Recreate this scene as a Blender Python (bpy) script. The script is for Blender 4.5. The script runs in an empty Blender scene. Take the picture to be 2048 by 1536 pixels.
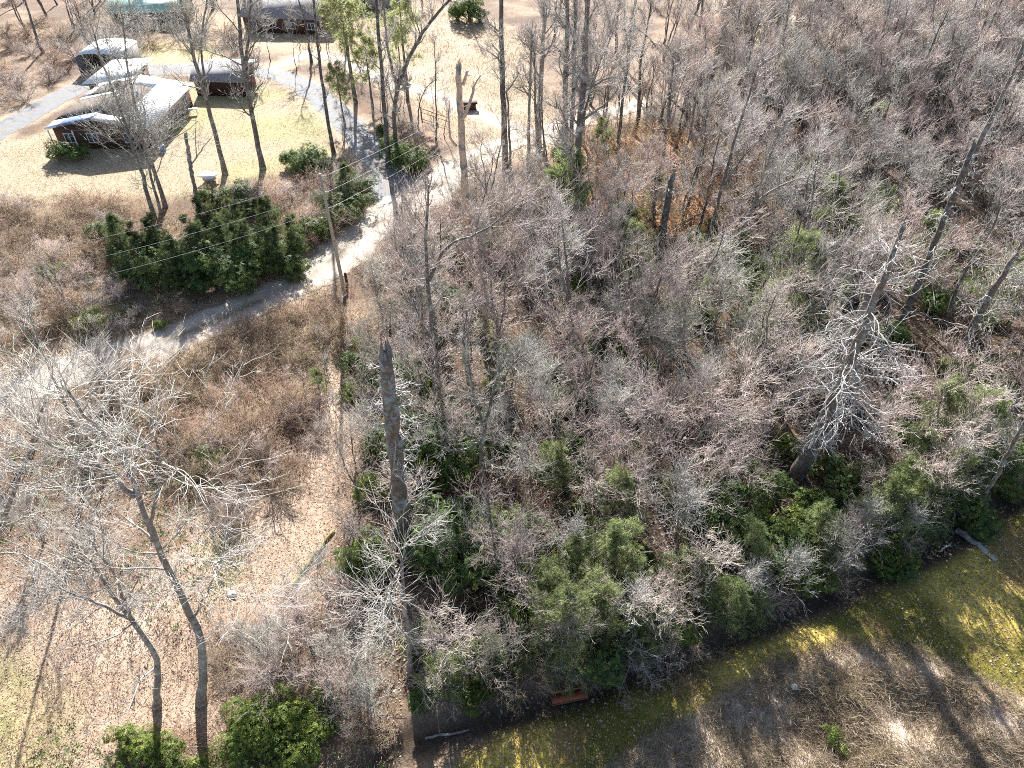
import bpy, math, random
import numpy as np

# ------------------------------------------------------------------ camera, sky, sun, exposure
scene = bpy.context.scene
COL = scene.collection
F, PITCH, H = 1420.0, math.radians(42), 40.0
cam_d = bpy.data.cameras.new('camera'); cam = bpy.data.objects.new('camera', cam_d); COL.objects.link(cam)
cam_d.sensor_width = 36; cam_d.lens = 36 * F / 2048; cam_d.clip_start = 0.5; cam_d.clip_end = 3000
cam.location = (0, 0, H); cam.rotation_euler = (math.pi / 2 - PITCH, 0, 0)
scene.camera = cam
SUN_EL, SUN_AZ = math.radians(30), math.radians(-9.5)      # azimuth from +Y, negative = to the left
world = bpy.data.worlds.new('World'); scene.world = world; world.use_nodes = True
wn = world.node_tree.nodes; wl = world.node_tree.links; wn.clear()
sky = wn.new('ShaderNodeTexSky'); sky.sky_type = 'NISHITA'; sky.sun_disc = False
sky.sun_elevation = SUN_EL; sky.sun_rotation = SUN_AZ; sky.air_density = 1.0; sky.dust_density = 1.5
bg = wn.new('ShaderNodeBackground'); bg.inputs['Strength'].default_value = 0.06
wo = wn.new('ShaderNodeOutputWorld'); wl.new(sky.outputs[0], bg.inputs[0]); wl.new(bg.outputs[0], wo.inputs[0])
sun_d = bpy.data.lights.new('sun', 'SUN'); sun_d.energy = 5.0; sun_d.angle = math.radians(0.5); sun_d.color = (1, .97, .93)
sun = bpy.data.objects.new('sun', sun_d); COL.objects.link(sun)
sun.rotation_euler = (math.pi / 2 - SUN_EL, 0, math.pi - SUN_AZ)
sun.rotation_euler = (-(math.pi / 2 - SUN_EL), 0, -SUN_AZ + 0.0)
scene.view_settings.view_transform = 'Standard'; scene.view_settings.look = 'None'
scene.view_settings.gamma = 1.0; scene.view_settings.exposure = 1.9
scene.view_settings.use_curve_mapping = False
scene.cycles.max_bounces = 5; scene.cycles.diffuse_bounces = 3; scene.cycles.transmission_bounces = 3
scene.cycles.use_denoising = False
scene.cycles.filter_width = 1.0

# ------------------------------------------------------------------ geometry of the site, read off the photograph
def ray(px, py):
    x = (px - 1024) / F; y = -(py - 768) / F
    return np.array([x, math.cos(PITCH) + y * math.sin(PITCH), -math.sin(PITCH) + y * math.cos(PITCH)])
def G(px, py, h=0.0):
    d = ray(px, py); t = (h - H) / d[2]; return np.array([d[0] * t, d[1] * t, h])
def V(px, py, Y):
    d = ray(px, py); t = Y / d[1]; return np.array([d[0] * t, Y, H + d[2] * t])

def hash2(ix, iy, s):
    h = (ix.astype(np.int64) * 374761393 + iy.astype(np.int64) * 668265263 + s * 974634777) & 0x7fffffff
    h = ((h ^ (h >> 13)) * 1274126177) & 0x7fffffff
    return ((h ^ (h >> 16)) & 0xffff) / 65535.0
def vnoise(x, y, scale, s=0):
    x = np.asarray(x, float) / scale; y = np.asarray(y, float) / scale
    ix = np.floor(x); iy = np.floor(y); fx = x - ix; fy = y - iy
    fx = fx * fx * (3 - 2 * fx); fy = fy * fy * (3 - 2 * fy)
    a = hash2(ix, iy, s); b = hash2(ix + 1, iy, s); c = hash2(ix, iy + 1, s); d = hash2(ix + 1, iy + 1, s)
    return (a * (1 - fx) + b * fx) * (1 - fy) + (c * (1 - fx) + d * fx) * fy
def fbm(x, y, scale, s=0, o=4):
    v = 0; amp = 1; tot = 0
    for i in range(o):
        v = v + amp * vnoise(x, y, scale / 2 ** i, s + 17 * i); tot += amp; amp *= .55
    return v / tot
def sstep(a, b, x):
    t = np.clip((x - a) / (b - a), 0, 1); return t * t * (3 - 2 * t)

def poly_px(pts): return np.array([G(*p)[:2] for p in pts])
def sdist(poly, x, y):
    """signed distance to a polygon, positive inside"""
    x = np.asarray(x, float); y = np.asarray(y, float)
    d = np.full(x.shape, 1e9); ins = np.zeros(x.shape, bool); n = len(poly)
    for i in range(n):
        ax, ay = poly[i]; bx, by = poly[(i + 1) % n]
        ex, ey = bx - ax, by - ay; L = ex * ex + ey * ey + 1e-9
        t = np.clip(((x - ax) * ex + (y - ay) * ey) / L, 0, 1)
        d = np.minimum(d, (x - ax - t * ex) ** 2 + (y - ay - t * ey) ** 2)
        if ay != by:
            c = ((ay > y) != (by > y)) & (x < (bx - ax) * (y - ay) / (by - ay) + ax)
            ins ^= c
    d = np.sqrt(d); return np.where(ins, d, -d)
def pdist(line, x, y):
    x = np.asarray(x, float); y = np.asarray(y, float); d = np.full(x.shape, 1e9)
    for i in range(len(line) - 1):
        ax, ay = line[i]; bx, by = line[i + 1]; ex, ey = bx - ax, by - ay; L = ex * ex + ey * ey + 1e-9
        t = np.clip(((x - ax) * ex + (y - ay) * ey) / L, 0, 1)
        d = np.minimum(d, (x - ax - t * ex) ** 2 + (y - ay - t * ey) ** 2)
    return np.sqrt(d)

ROAD = [(-160, 860, 2.6), (0, 800, 2.7), (150, 738, 2.8), (290, 700, 2.8), (400, 655, 2.6), (500, 612, 2.5), (600, 566, 2.5), (690, 500, 2.8), (760, 445, 3.6), (820, 405, 3.8), (880, 368, 3.2), (930, 330, 2.6), (1000, 292, 2.2), (1090, 262, 2.0), (1180, 240, 1.8), (1290, 205, 1.7)]
DRIVE = [(800, 425, 3.2), (785, 385, 3.0), (755, 320, 2.3), (715, 268, 2.1), (662, 212, 2.1), (605, 168, 2.1), (545, 147, 2.1), (470, 140, 2.0), (390, 138, 2.2), (330, 140, 2.6), (262, 140, 2.8), (180, 165, 2.4), (120, 195, 2.3), (60, 226, 2.3), (0, 262, 2.3), (-120, 330, 2.3)]
TRACK = [(540, 140, 1.2), (620, 108, 1.2), (690, 122, 1.3), (760, 158, 1.3), (860, 188, 1.4), (940, 222, 1.5), (1040, 262, 1.5), (1120, 285, 1.3)]
FARROAD = [(1450, 2, 1.6), (1530, 22, 1.6), (1600, 38, 1.6), (1700, 54, 1.6), (1790, 70, 1.5)]
def line_px(L): return np.array([G(a, b)[:2] for a, b, _ in L])
ROADW, DRIVEW, TRACKW, FARW = map(line_px, (ROAD, DRIVE, TRACK, FARROAD))

P_LAWN = poly_px([(-150, 330), (0, 285), (80, 262), (200, 200), (330, 165), (500, 160), (600, 200), (655, 255), (665, 310), (600, 330), (520, 360), (430, 370), (330, 400), (180, 395), (60, 400), (-150, 420)])
P_BACK = poly_px([(240, 95), (300, 80), (420, 90), (460, 120), (460, 134), (300, 136), (230, 130)])
P_FIELD = poly_px([(560, 60), (700, 20), (860, 12), (960, 30), (1060, 80), (1075, 180), (1120, 250), (1180, 285), (1030, 320), (930, 305), (880, 262), (840, 215), (760, 175), (690, 130), (600, 100)])
P_FIELD2 = poly_px([(1490, 60), (1600, 50), (1760, 70), (1700, 120), (1560, 120), (1480, 100)])
P_FIELD3 = poly_px([(1850, 0), (2048, -10), (2100, 20), (1950, 40), (1850, 25)])
P_FIELD4 = poly_px([(380, 20), (520, 40), (640, 60), (720, 60), (640, 100), (480, 100), (400, 70)])
P_GREEN = poly_px([(860, 1640), (930, 1500), (1100, 1428), (1240, 1370), (1420, 1312), (1560, 1262), (1700, 1215), (1800, 1160), (1880, 1130), (1960, 1090), (2048, 1020), (2300, 900), (2300, 1500), (2048, 1395), (1930, 1345), (1840, 1305), (1700, 1280), (1560, 1318), (1430, 1400), (1330, 1455), (1230, 1515), (1180, 1550), (1100, 1640)])
P_WEEDS = poly_px([(1140, 1640), (1190, 1550), (1330, 1460), (1430, 1405), (1560, 1322), (1700, 1275), (1840, 1300), (1930, 1340), (2048, 1400), (2300, 1500), (2300, 1700)])
P_LITTER = poly_px([(-200, 1150), (60, 1180), (250, 1190), (380, 1120), (440, 1040), (580, 980), (640, 860), (600, 800), (650, 740), (700, 760), (690, 900), (660, 1060), (600, 1180), (560, 1330), (480, 1400), (300, 1480), (200, 1640), (-200, 1640)])
P_MOSS1 = poly_px([(415, 1080), (500, 1070), (500, 1160), (440, 1190)])
P_MOSS2 = poly_px([(-200, 1290), (60, 1280), (130, 1400), (60, 1560), (-200, 1560)])
P_ORANGE = poly_px([(1080, 300), (1250, 270), (1500, 290), (1520, 400), (1400, 480), (1200, 460), (1080, 380)])
P_WOOD = poly_px([(740, 600), (860, 500), (960, 400), (1060, 330), (1200, 265), (1400, 200), (1480, 110), (1600, 60), (1800, 40), (2048, 15), (2350, 0), (2450, 900), (2120, 960), (1900, 1075), (1760, 1110), (1560, 1200), (1420, 1260), (1250, 1315), (1120, 1370), (860, 1420), (740, 1330), (650, 1200), (690, 1050), (720, 900), (700, 760), (720, 680)])
DITCH = line_px([(700, 1560, 1), (830, 1480, 1), (1000, 1425, 1), (1130, 1392, 1), (1300, 1335, 1), (1450, 1278, 1), (1600, 1210, 1), (1770, 1130, 1), (1880, 1085, 1), (2000, 1010, 1), (2200, 900, 1)])

def terrain(x, y):
    x = np.asarray(x, float); y = np.asarray(y, float)
    z = (fbm(x, y, 9.0, 5, 3) - .5) * .7
    flat = np.minimum(np.minimum(pdist(ROADW, x, y), pdist(DRIVEW, x, y)), np.minimum(pdist(TRACKW, x, y), pdist(FARW, x, y)))
    z = z * (.12 + .88 * sstep(2.5, 7, flat))
    z = z * (.25 + .75 * (1 - sstep(-2, 2, sdist(P_GREEN, x, y))))
    z = z * (1 - .9 * sstep(0, 5, sdist(P_LAWN, x, y)))
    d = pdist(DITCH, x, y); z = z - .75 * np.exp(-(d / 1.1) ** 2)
    w = sdist(P_WEEDS, x, y); z = z + sstep(-.5, 1.5, w) * (fbm(x, y, 2.4, 9, 4) - .5) * 1.5
    return z
def ground(px, py):
    p = G(px, py)
    for _ in range(3): p = G(px, py, float(terrain(p[0], p[1])))
    return p

# ------------------------------------------------------------------ mesh helpers
def make_mesh(name, verts, faces=None, quads=None, tris=None, mats=(), tint=None, smooth=False, midx=None):
    me = bpy.data.meshes.new(name)
    if faces is not None:
        me.from_pydata([tuple(map(float, v)) for v in verts], [], faces)
    else:
        verts = np.asarray(verts, np.float32)
        nq = 0 if quads is None else len(quads); nt = 0 if tris is None else len(tris)
        loops = np.concatenate(([] if nq == 0 else [np.asarray(quads, np.int32).ravel()]) + ([] if nt == 0 else [np.asarray(tris, np.int32).ravel()]))
        start = np.concatenate([np.arange(nq) * 4, nq * 4 + np.arange(nt) * 3]).astype(np.int32)
        me.vertices.add(len(verts)); me.vertices.foreach_set('co', verts.ravel())
        me.loops.add(len(loops)); me.loops.foreach_set('vertex_index', loops.astype(np.int32))
        me.polygons.add(nq + nt); me.polygons.foreach_set('loop_start', start)
        if smooth: me.polygons.foreach_set('use_smooth', np.ones(nq + nt, bool))
        me.update(calc_edges=True)
    for m in mats: me.materials.append(m)
    if midx is not None: me.polygons.foreach_set('material_index', np.asarray(midx, np.int32))
    if tint is not None:
        a = me.attributes.new('tint', 'FLOAT', 'POINT'); a.data.foreach_set('value', np.asarray(tint, np.float32))
    return me
def tag(o, label=None, cat=None, group=None, kind=None):
    if label: o['label'] = label
    if cat: o['category'] = cat
    if group: o['group'] = group
    if kind: o['kind'] = kind
    return o
def link(name, me, parent=None, loc=None):
    o = bpy.data.objects.new(name, me); COL.objects.link(o)
    if parent is not None: o.parent = parent
    if loc is not None: o.location = loc
    return o
def empty(name, loc, rz=0, scale=None):
    o = bpy.data.objects.new(name, None); COL.objects.link(o); o.location = [float(v) for v in loc]; o.rotation_euler = (0, 0, rz)
    if scale is not None: o.scale = scale
    o.empty_display_size = .3
    return o

class Geo:
    def __init__(s): s.v = []; s.q = []; s.t = []; s.a = []; s.n = 0
    def add(s, v, q=None, t=None, a=0.0):
        v = np.asarray(v, float).reshape(-1, 3); s.v.append(v)
        if q is not None and len(q): s.q.append(np.asarray(q, int) + s.n)
        if t is not None and len(t): s.t.append(np.asarray(t, int) + s.n)
        s.a.append(np.broadcast_to(np.asarray(a, float), (len(v),)).copy()); s.n += len(v)
    def mesh(s, name, mats, smooth=False):
        return make_mesh(name, np.concatenate(s.v), quads=np.concatenate(s.q) if s.q else None, tris=np.concatenate(s.t) if s.t else None, mats=mats, tint=np.concatenate(s.a), smooth=smooth)
    def box(s, c, d, rz=0, a=0.0):
        c = np.asarray(c, float); x, y, z = np.array(d) / 2
        v = np.array([(i * x, j * y, k * z) for k in (-1, 1) for i, j in ((-1, -1), (1, -1), (1, 1), (-1, 1))])
        cs, sn = math.cos(rz), math.sin(rz); v = np.stack([v[:, 0] * cs - v[:, 1] * sn, v[:, 0] * sn + v[:, 1] * cs, v[:, 2]], 1)
        s.add(v + c, q=[(3, 2, 1, 0), (4, 5, 6, 7), (0, 1, 5, 4), (1, 2, 6, 5), (2, 3, 7, 6), (3, 0, 4, 7)], a=a)
    def prism(s, poly, vec, a=0.0):
        """closed prism: polygon (list of 3-D points) pushed along vec"""
        poly = np.asarray(poly, float); n = len(poly); v = np.concatenate([poly, poly + np.asarray(vec, float)])
        q = [(i, (i + 1) % n, (i + 1) % n + n, i + n) for i in range(n)]
        t = [(0, i + 1, i) for i in range(1, n - 1)] + [(n, n + i, n + i + 1) for i in range(1, n - 1)]
        s.add(v, q=q, t=t, a=a)
    def tubes(s, P, R, S=3, a=0.0, tip=False, cap=False):
        """P (N,K,3), R (N,K)"""
        N, K, _ = P.shape
        T = np.gradient(P, axis=1); T /= np.linalg.norm(T, axis=2, keepdims=True) + 1e-9
        ref = np.where(np.abs(T[:, :1, 2:3]) > .9, np.array([1., 0, 0]), np.array([0, 0, 1.])); ref = np.broadcast_to(ref, T.shape)
        U = np.cross(T, ref); U /= np.linalg.norm(U, axis=2, keepdims=True) + 1e-9; W = np.cross(T, U)
        ang = np.arange(S) * 2 * math.pi / S
        c = np.cos(ang)[None, None, :, None]; sn = np.sin(ang)[None, None, :, None]
        V_ = P[:, :, None] + R[:, :, None, None] * (c * U[:, :, None] + sn * W[:, :, None])
        a = np.broadcast_to(np.asarray(a, float), (N,)) if np.ndim(a) < 2 else a
        k = np.arange(K - 1)[:, None]; j = np.arange(S)[None]
        q = np.stack(np.broadcast_arrays(k * S + j, k * S + (j + 1) % S, (k + 1) * S + (j + 1) % S, (k + 1) * S + j), -1).reshape(-1, 4)
        if tip:
            body = V_[:, :-1].reshape(N, -1, 3); vv = np.concatenate([body, P[:, -1:]], 1); m = vv.shape[1]
            qq = q[:(K - 2) * S]; tt = np.stack([(K - 2) * S + np.arange(S), (K - 2) * S + (np.arange(S) + 1) % S, np.full(S, m - 1)], 1)
            base = (np.arange(N) * m)[:, None, None]
            s.add(vv.reshape(-1, 3), q=(qq[None] + base).reshape(-1, 4) if len(qq) else None, t=(tt[None] + base).reshape(-1, 3), a=np.repeat(a, m))
        else:
            m = K * S; base = (np.arange(N) * m)[:, None, None]
            t = None
            if cap:
                tt = np.stack([np.full(S - 2, (K - 1) * S), (K - 1) * S + np.arange(1, S - 1), (K - 1) * S + np.arange(2, S)], 1); t = (tt[None] + base).reshape(-1, 3)
            s.add(V_.reshape(-1, 3), q=(q[None] + base).reshape(-1, 4), t=t, a=np.repeat(a, m))

def norm(v): return v / (np.linalg.norm(v, axis=-1, keepdims=True) + 1e-9)
def spawn(rng, P, R, n, tmin, tmax, ang, lens, K, up=0.0, jit=.15, rr=.6, rend=.35, angsd=.15, minr=.006, droop=0.0):
    """children off parent polylines; lens(t, parent length) -> length"""
    N, KP, _ = P.shape
    idx = np.repeat(np.arange(N), n); M = len(idx)
    t = tmin + (tmax - tmin) * rng.random(M)
    f = t * (KP - 1); i0 = np.minimum(f.astype(int), KP - 2); fr = (f - i0)[:, None]
    pos = P[idx, i0] * (1 - fr) + P[idx, i0 + 1] * fr
    rp = R[idx, i0] * (1 - fr[:, 0]) + R[idx, i0 + 1] * fr[:, 0]
    d = norm(P[idx, i0 + 1] - P[idx, i0])
    rnd = rng.normal(size=(M, 3)); perp = norm(rnd - (rnd * d).sum(1, keepdims=True) * d)
    A = (ang + angsd * rng.normal(size=M))[:, None]
    d = norm(np.cos(A) * d + np.sin(A) * perp)
    pl = np.linalg.norm(np.diff(P, axis=1), axis=2).sum(1)[idx]
    L = lens(t, pl) * (.6 + .8 * rng.random(M)); st = (L / (K - 1))[:, None]
    Q = np.empty((M, K, 3)); Q[:, 0] = pos
    for k in range(1, K):
        d = d + jit * rng.normal(size=(M, 3)); d[:, 2] += up - droop * k; d = norm(d)
        Q[:, k] = Q[:, k - 1] + d * st
    r0 = np.maximum(rp * rr, minr); RR = r0[:, None] * np.linspace(1, rend, K)[None]
    return Q, np.maximum(RR, minr * .5)

def spline(path, K):
    path = np.asarray(path, float); d = np.r_[0, np.cumsum(np.linalg.norm(np.diff(path, axis=0), axis=1))]
    t = np.linspace(0, d[-1], K)
    out = np.stack([np.interp(t, d, path[:, i]) for i in range(3)], 1)
    o = out.copy()
    for _ in range(2): o[1:-1] = (o[:-2] + 2 * o[1:-1] + o[2:]) / 4
    return o

# ------------------------------------------------------------------ materials
def newmat(name):
    m = bpy.data.materials.new(name); m.use_nodes = True; nt = m.node_tree; nt.nodes.clear()
    out = nt.nodes.new('ShaderNodeOutputMaterial'); return m, nt, out
def N(nt, t, **kw):
    n = nt.nodes.new(t)
    for k, v in kw.items():
        if k.startswith('i_'):
            key = k[2:]; key = int(key) if key.isdigit() else key.replace('_', ' ')
            n.inputs[key].default_value = v
        else: setattr(n, k, v)
    return n
def ramp(nt, fac, stops):
    r = nt.nodes.new('ShaderNodeValToRGB'); e = r.color_ramp.elements
    while len(e) < len(stops): e.new(.5)
    for i, (p, c) in enumerate(stops): e[i].position = p; e[i].color = (*c, 1)
    nt.links.new(fac, r.inputs[0]); return r.outputs[0]
def mix(nt, fac, a, b, mode='MIX'):
    m = nt.nodes.new('ShaderNodeMix'); m.data_type = 'RGBA'; m.blend_type = mode
    for s, v in ((m.inputs[0], fac), (m.inputs[6], a), (m.inputs[7], b)):
        if hasattr(v, 'is_linked') or hasattr(v, 'node'): nt.links.new(v, s)
        elif isinstance(v, tuple): s.default_value = (*v, 1)
        else: s.default_value = v
    return m.outputs[2]
def noise(nt, scale, detail=4, rough=.6, coord='Object', dist=0.0):
    tc = nt.nodes.new('ShaderNodeTexCoord'); n = nt.nodes.new('ShaderNodeTexNoise')
    n.inputs['Scale'].default_value = scale; n.inputs['Detail'].default_value = detail; n.inputs['Roughness'].default_value = rough; n.inputs['Distortion'].default_value = dist
    nt.links.new(tc.outputs[coord], n.inputs['Vector']); return n.outputs['Fac']

def simple(name, col, rough=.8, var=.25, scale=6, bump=.0, metal=0, spec=.3, col2=None):
    m, nt, out = newmat(name); b = N(nt, 'ShaderNodeBsdfPrincipled'); b.inputs['Roughness'].default_value = rough; b.inputs['Metallic'].default_value = metal; b.inputs['Specular IOR Level'].default_value = spec
    f = noise(nt, scale, 5); c2 = col2 or tuple(c * (1 - var) for c in col)
    nt.links.new(ramp(nt, f, [(.3, c2), (.7, col)]), b.inputs['Base Color'])
    if bump:
        bp = N(nt, 'ShaderNodeBump'); bp.inputs['Strength'].default_value = bump; nt.links.new(f, bp.inputs['Height']); nt.links.new(bp.outputs[0], b.inputs['Normal'])
    nt.links.new(b.outputs[0], out.inputs[0]); return m

def wood_mat(name, thick, thick2, twig, twig2, rand=.25, lichen=None):
    """bark that turns to twig colour where the tint attribute rises; each tree its own shade"""
    m, nt, out = newmat(name); b = N(nt, 'ShaderNodeBsdfPrincipled'); b.inputs['Roughness'].default_value = .75; b.inputs['Specular IOR Level'].default_value = .35
    at = N(nt, 'ShaderNodeAttribute', attribute_name='tint'); oi = N(nt, 'ShaderNodeObjectInfo')
    f = noise(nt, 3.0, 6, .7)
    bark = ramp(nt, f, [(.35, thick2), (.62, thick)])
    if lichen:
        f2 = noise(nt, 1.3, 5, .7); bark = mix(nt, ramp(nt, f2, [(.52, (0, 0, 0)), (.6, (1, 1, 1))]), bark, lichen)
    tw = mix(nt, oi.outputs['Random'], twig, twig2)
    c = mix(nt, at.outputs['Fac'], bark, tw)
    mr = N(nt, 'ShaderNodeMapRange'); mr.inputs[3].default_value = 1 - rand; mr.inputs[4].default_value = 1 + rand
    mul = N(nt, 'ShaderNodeMath', operation='MULTIPLY'); mul.inputs[1].default_value = 7.31; fr = N(nt, 'ShaderNodeMath', operation='FRACT')
    nt.links.new(oi.outputs['Random'], mul.inputs[0]); nt.links.new(mul.outputs[0], fr.inputs[0]); nt.links.new(fr.outputs[0], mr.inputs[0])
    hsv = N(nt, 'ShaderNodeHueSaturation'); nt.links.new(mr.outputs[0], hsv.inputs['Value']); nt.links.new(c, hsv.inputs['Color'])
    nt.links.new(hsv.outputs[0], b.inputs['Base Color'])
    bp = N(nt, 'ShaderNodeBump'); bp.inputs['Strength'].default_value = .6; bp.inputs['Distance'].default_value = .05
    tc = N(nt, 'ShaderNodeTexCoord'); mp = N(nt, 'ShaderNodeMapping'); mp.inputs['Scale'].default_value = (9, 9, 1.6); nz = N(nt, 'ShaderNodeTexNoise'); nz.inputs['Scale'].default_value = 1.5; nz.inputs['Detail'].default_value = 5
    nt.links.new(tc.outputs['Object'], mp.inputs[0]); nt.links.new(mp.outputs[0], nz.inputs['Vector']); nt.links.new(nz.outputs['Fac'], bp.inputs['Height']); nt.links.new(bp.outputs[0], b.inputs['Normal'])
    nt.links.new(b.outputs[0], out.inputs[0]); return m

def leaf_mat(name, a, b_, c_, transl=.35, gloss=.45):
    m, nt, out = newmat(name); b = N(nt, 'ShaderNodeBsdfPrincipled'); b.inputs['Roughness'].default_value = gloss; b.inputs['Specular IOR Level'].default_value = .2
    at = N(nt, 'ShaderNodeAttribute', attribute_name='tint'); oi = N(nt, 'ShaderNodeObjectInfo')
    col = ramp(nt, at.outputs['Fac'], [(.1, a), (.55, b_), (.95, c_)])
    hsv = N(nt, 'ShaderNodeHueSaturation'); mr = N(nt, 'ShaderNodeMapRange'); mr.inputs[3].default_value = .75; mr.inputs[4].default_value = 1.25
    nt.links.new(oi.outputs['Random'], mr.inputs[0]); nt.links.new(mr.outputs[0], hsv.inputs['Value']); nt.links.new(col, hsv.inputs['Color'])
    nt.links.new(hsv.outputs[0], b.inputs['Base Color'])
    tr = N(nt, 'ShaderNodeBsdfTranslucent'); g = mix(nt, .45, hsv.outputs[0], (.22, .25, .08)); nt.links.new(g, tr.inputs['Color'])
    ms = N(nt, 'ShaderNodeMixShader'); ms.inputs[0].default_value = transl
    nt.links.new(b.outputs[0], ms.inputs[1]); nt.links.new(tr.outputs[0], ms.inputs[2]); nt.links.new(ms.outputs[0], out.inputs[0]); return m

M_BARK = wood_mat('grey_bark', (.145, .125, .115), (.055, .046, .042), (.50, .45, .41), (.46, .42, .38), lichen=(.27, .29, .26))
M_PALE = wood_mat('pale_bark', (.30, .27, .24), (.12, .10, .09), (.48, .45, .41), (.45, .43, .37), lichen=(.38, .39, .35))
M_PINK = wood_mat('reddish_twig_bark', (.19, .16, .145), (.08, .065, .06), (.55, .44, .40), (.50, .43, .37), lichen=(.27, .28, .25))
M_DEAD = wood_mat('weathered_dead_wood', (.23, .185, .155), (.10, .078, .062), (.42, .40, .375), (.42, .40, .375), .08, lichen=(.26, .31, .33))
M_DKSNAG = wood_mat('dark_weathered_wood', (.15, .125, .11), (.06, .05, .042), (.50, .48, .45), (.50, .48, .45), .05, lichen=(.17, .20, .22))
M_BARE = wood_mat('barkless_orange_wood', (.66, .50, .37), (.40, .27, .19), (.50, .42, .34), (.50, .42, .34), .05, lichen=(.20, .21, .24))
M_BRUSH = wood_mat('bramble_stems', (.22, .16, .12), (.11, .08, .06), (.46, .32, .23), (.40, .31, .21))
M_RHODO = leaf_mat('rhododendron_leaf', (.03, .065, .022), (.075, .125, .035), (.17, .21, .06), .35, .62)
M_BRIGHT = leaf_mat('bright_shrub_leaf', (.05, .09, .02), (.13, .18, .035), (.32, .33, .08), .4, .6)
M_HEMD = leaf_mat('dark_conifer_needles', (.04, .07, .03), (.075, .115, .045), (.15, .19, .08), .4, .7)
M_HEM = leaf_mat('conifer_needles', (.12, .16, .07), (.23, .28, .125), (.38, .41, .20), .5, .75)
M_PINE = leaf_mat('pine_needles', (.26, .28, .15), (.36, .37, .20), (.48, .46, .27), .55, .8)
M_DRYLEAF = leaf_mat('dry_leaf', (.22, .14, .09), (.40, .28, .195), (.56, .45, .35), .25, .7)
M_BEECH = leaf_mat('orange_dry_leaf', (.34, .19, .11), (.50, .29, .17), (.62, .42, .27), .4, .7)
M_STRAW = leaf_mat('dry_grass_blade', (.20, .14, .095), (.42, .32, .22), (.62, .52, .40), .3, .7)

# ------------------------------------------------------------------ ground
def axis_vals(segs):
    out = []
    for a, b, st in segs: out += list(np.arange(a, b, st))
    return np.array(out + [segs[-1][1]], float)
XS = axis_vals([(-900, -300, 200), (-300, -120, 20), (-120, 120, .42), (120, 300, 20), (300, 900, 200)])
YS = axis_vals([(-200, 0, 20), (0, 10, 1.5), (10, 50, .3), (50, 100, .45), (100, 180, .7), (180, 300, 8), (300, 1500, 150)])
gx, gy = np.meshgrid(XS, YS); fx, fy = gx.ravel(), gy.ravel()
gz = terrain(fx, fy)
def soft(poly, w=1.0, s=1, amp=2.2): return sstep(-w, w, sdist(poly, fx, fy) + (fbm(fx, fy, 4.5, s, 4) - .5) * 2 * amp)
n1 = fbm(fx, fy, 6, 31, 4); n2 = fbm(fx, fy, 2.0, 57, 4); n3 = fbm(fx, fy, 14, 77, 3)
def cmix(c, m, col): return c * (1 - m[:, None]) + np.asarray(col)[None] * m[:, None]
def duo(a, b, n, lo=.38, hi=.62): t = sstep(lo, hi, n)[:, None]; return np.asarray(a)[None] * (1 - t) + np.asarray(b)[None] * t
gc = duo((.15, .105, .075), (.26, .19, .135), n1)
gc = gc * (1 - .6 * sstep(.55, .66, n2))[:, None] + np.array((.18, .10, .06))[None] * (.6 * sstep(.55, .66, n2))[:, None]
def region(poly, colarr, w=1.0, s=1, amp=2.0, k=1.0):
    global gc
    m = soft(poly, w, s, amp)[:, None] * k; gc = gc * (1 - m) + colarr * m
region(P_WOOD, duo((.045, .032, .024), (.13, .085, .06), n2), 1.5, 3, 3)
region(P_ORANGE, duo((.34, .17, .09), (.42, .25, .15), n1), 3, 3, 4)
region(P_LITTER, duo((.38, .28, .205), (.54, .42, .325), n1), 1.5, 4, 2.5)
region(P_LAWN, duo((.35, .29, .205), (.31, .29, .145), n3), 1.5, 6, 2.0)
region(P_LAWN, duo((.42, .32, .20), (.34, .25, .15), n2), 1, 21, 8, .25)
region(P_BACK, duo((.40, .33, .16), (.44, .36, .20), n1), 2, 7, 1)
region(P_FIELD, duo((.39, .31, .23), (.33, .26, .18), n1), 2, 8, 2.5)
region(P_FIELD2, duo((.38, .30, .19), (.44, .34, .21), n1), 3, 8, 3)
region(P_FIELD3, duo((.48, .38, .25), (.46, .36, .24), n1), 3, 8, 3)
region(P_FIELD4, duo((.42, .32, .21), (.36, .26, .17), n1), 3, 8, 3)
region(P_WEEDS, duo((.30, .22, .16), (.62, .50, .40), fbm(fx, fy, 3.2, 123, 4), .4, .58), .6, 12, 1.0)
# worn tan and dark hollows in the weeds
w_ = soft(P_WEEDS, .5, 2, 1); h_ = sstep(.56, .66, fbm(fx, fy, 3.5, 91, 4)) * w_; gc = cmix(gc, h_ * .8, (.11, .075, .055))
gg = duo((.15, .14, .03), (.56, .43, .11), fbm(fx, fy, 5, 44, 4), .35, .6)
gg = gg * (1 - sstep(.54, .62, fbm(fx, fy, 3.2, 66, 4)) * .7)[:, None] + np.array((.30, .19, .09))[None] * (sstep(.54, .62, fbm(fx, fy, 3.2, 66, 4)) * .7)[:, None]
region(P_GREEN, gg, .5, 14, .4)
region(P_MOSS1, duo((.26, .25, .07), (.34, .28, .12), n2), .8, 15, 1, .7)
region(P_MOSS2, duo((.22, .23, .07), (.36, .30, .15), n2), 1.5, 16, 2, .7)
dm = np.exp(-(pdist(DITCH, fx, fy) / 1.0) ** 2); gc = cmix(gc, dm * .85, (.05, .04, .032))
rd = np.minimum(np.minimum(pdist(ROADW, fx, fy), pdist(DRIVEW, fx, fy)), pdist(TRACKW, fx, fy))
gc = cmix(gc, (1 - sstep(2.0, 4.2, rd + (fbm(fx, fy, 2.5, 71, 3) - .5) * 3)) * .75, (.43, .34, .25))
nx_, ny_ = len(XS), len(YS)
ii = (np.arange(ny_ - 1)[:, None] * nx_ + np.arange(nx_ - 1)[None]).ravel()
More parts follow.
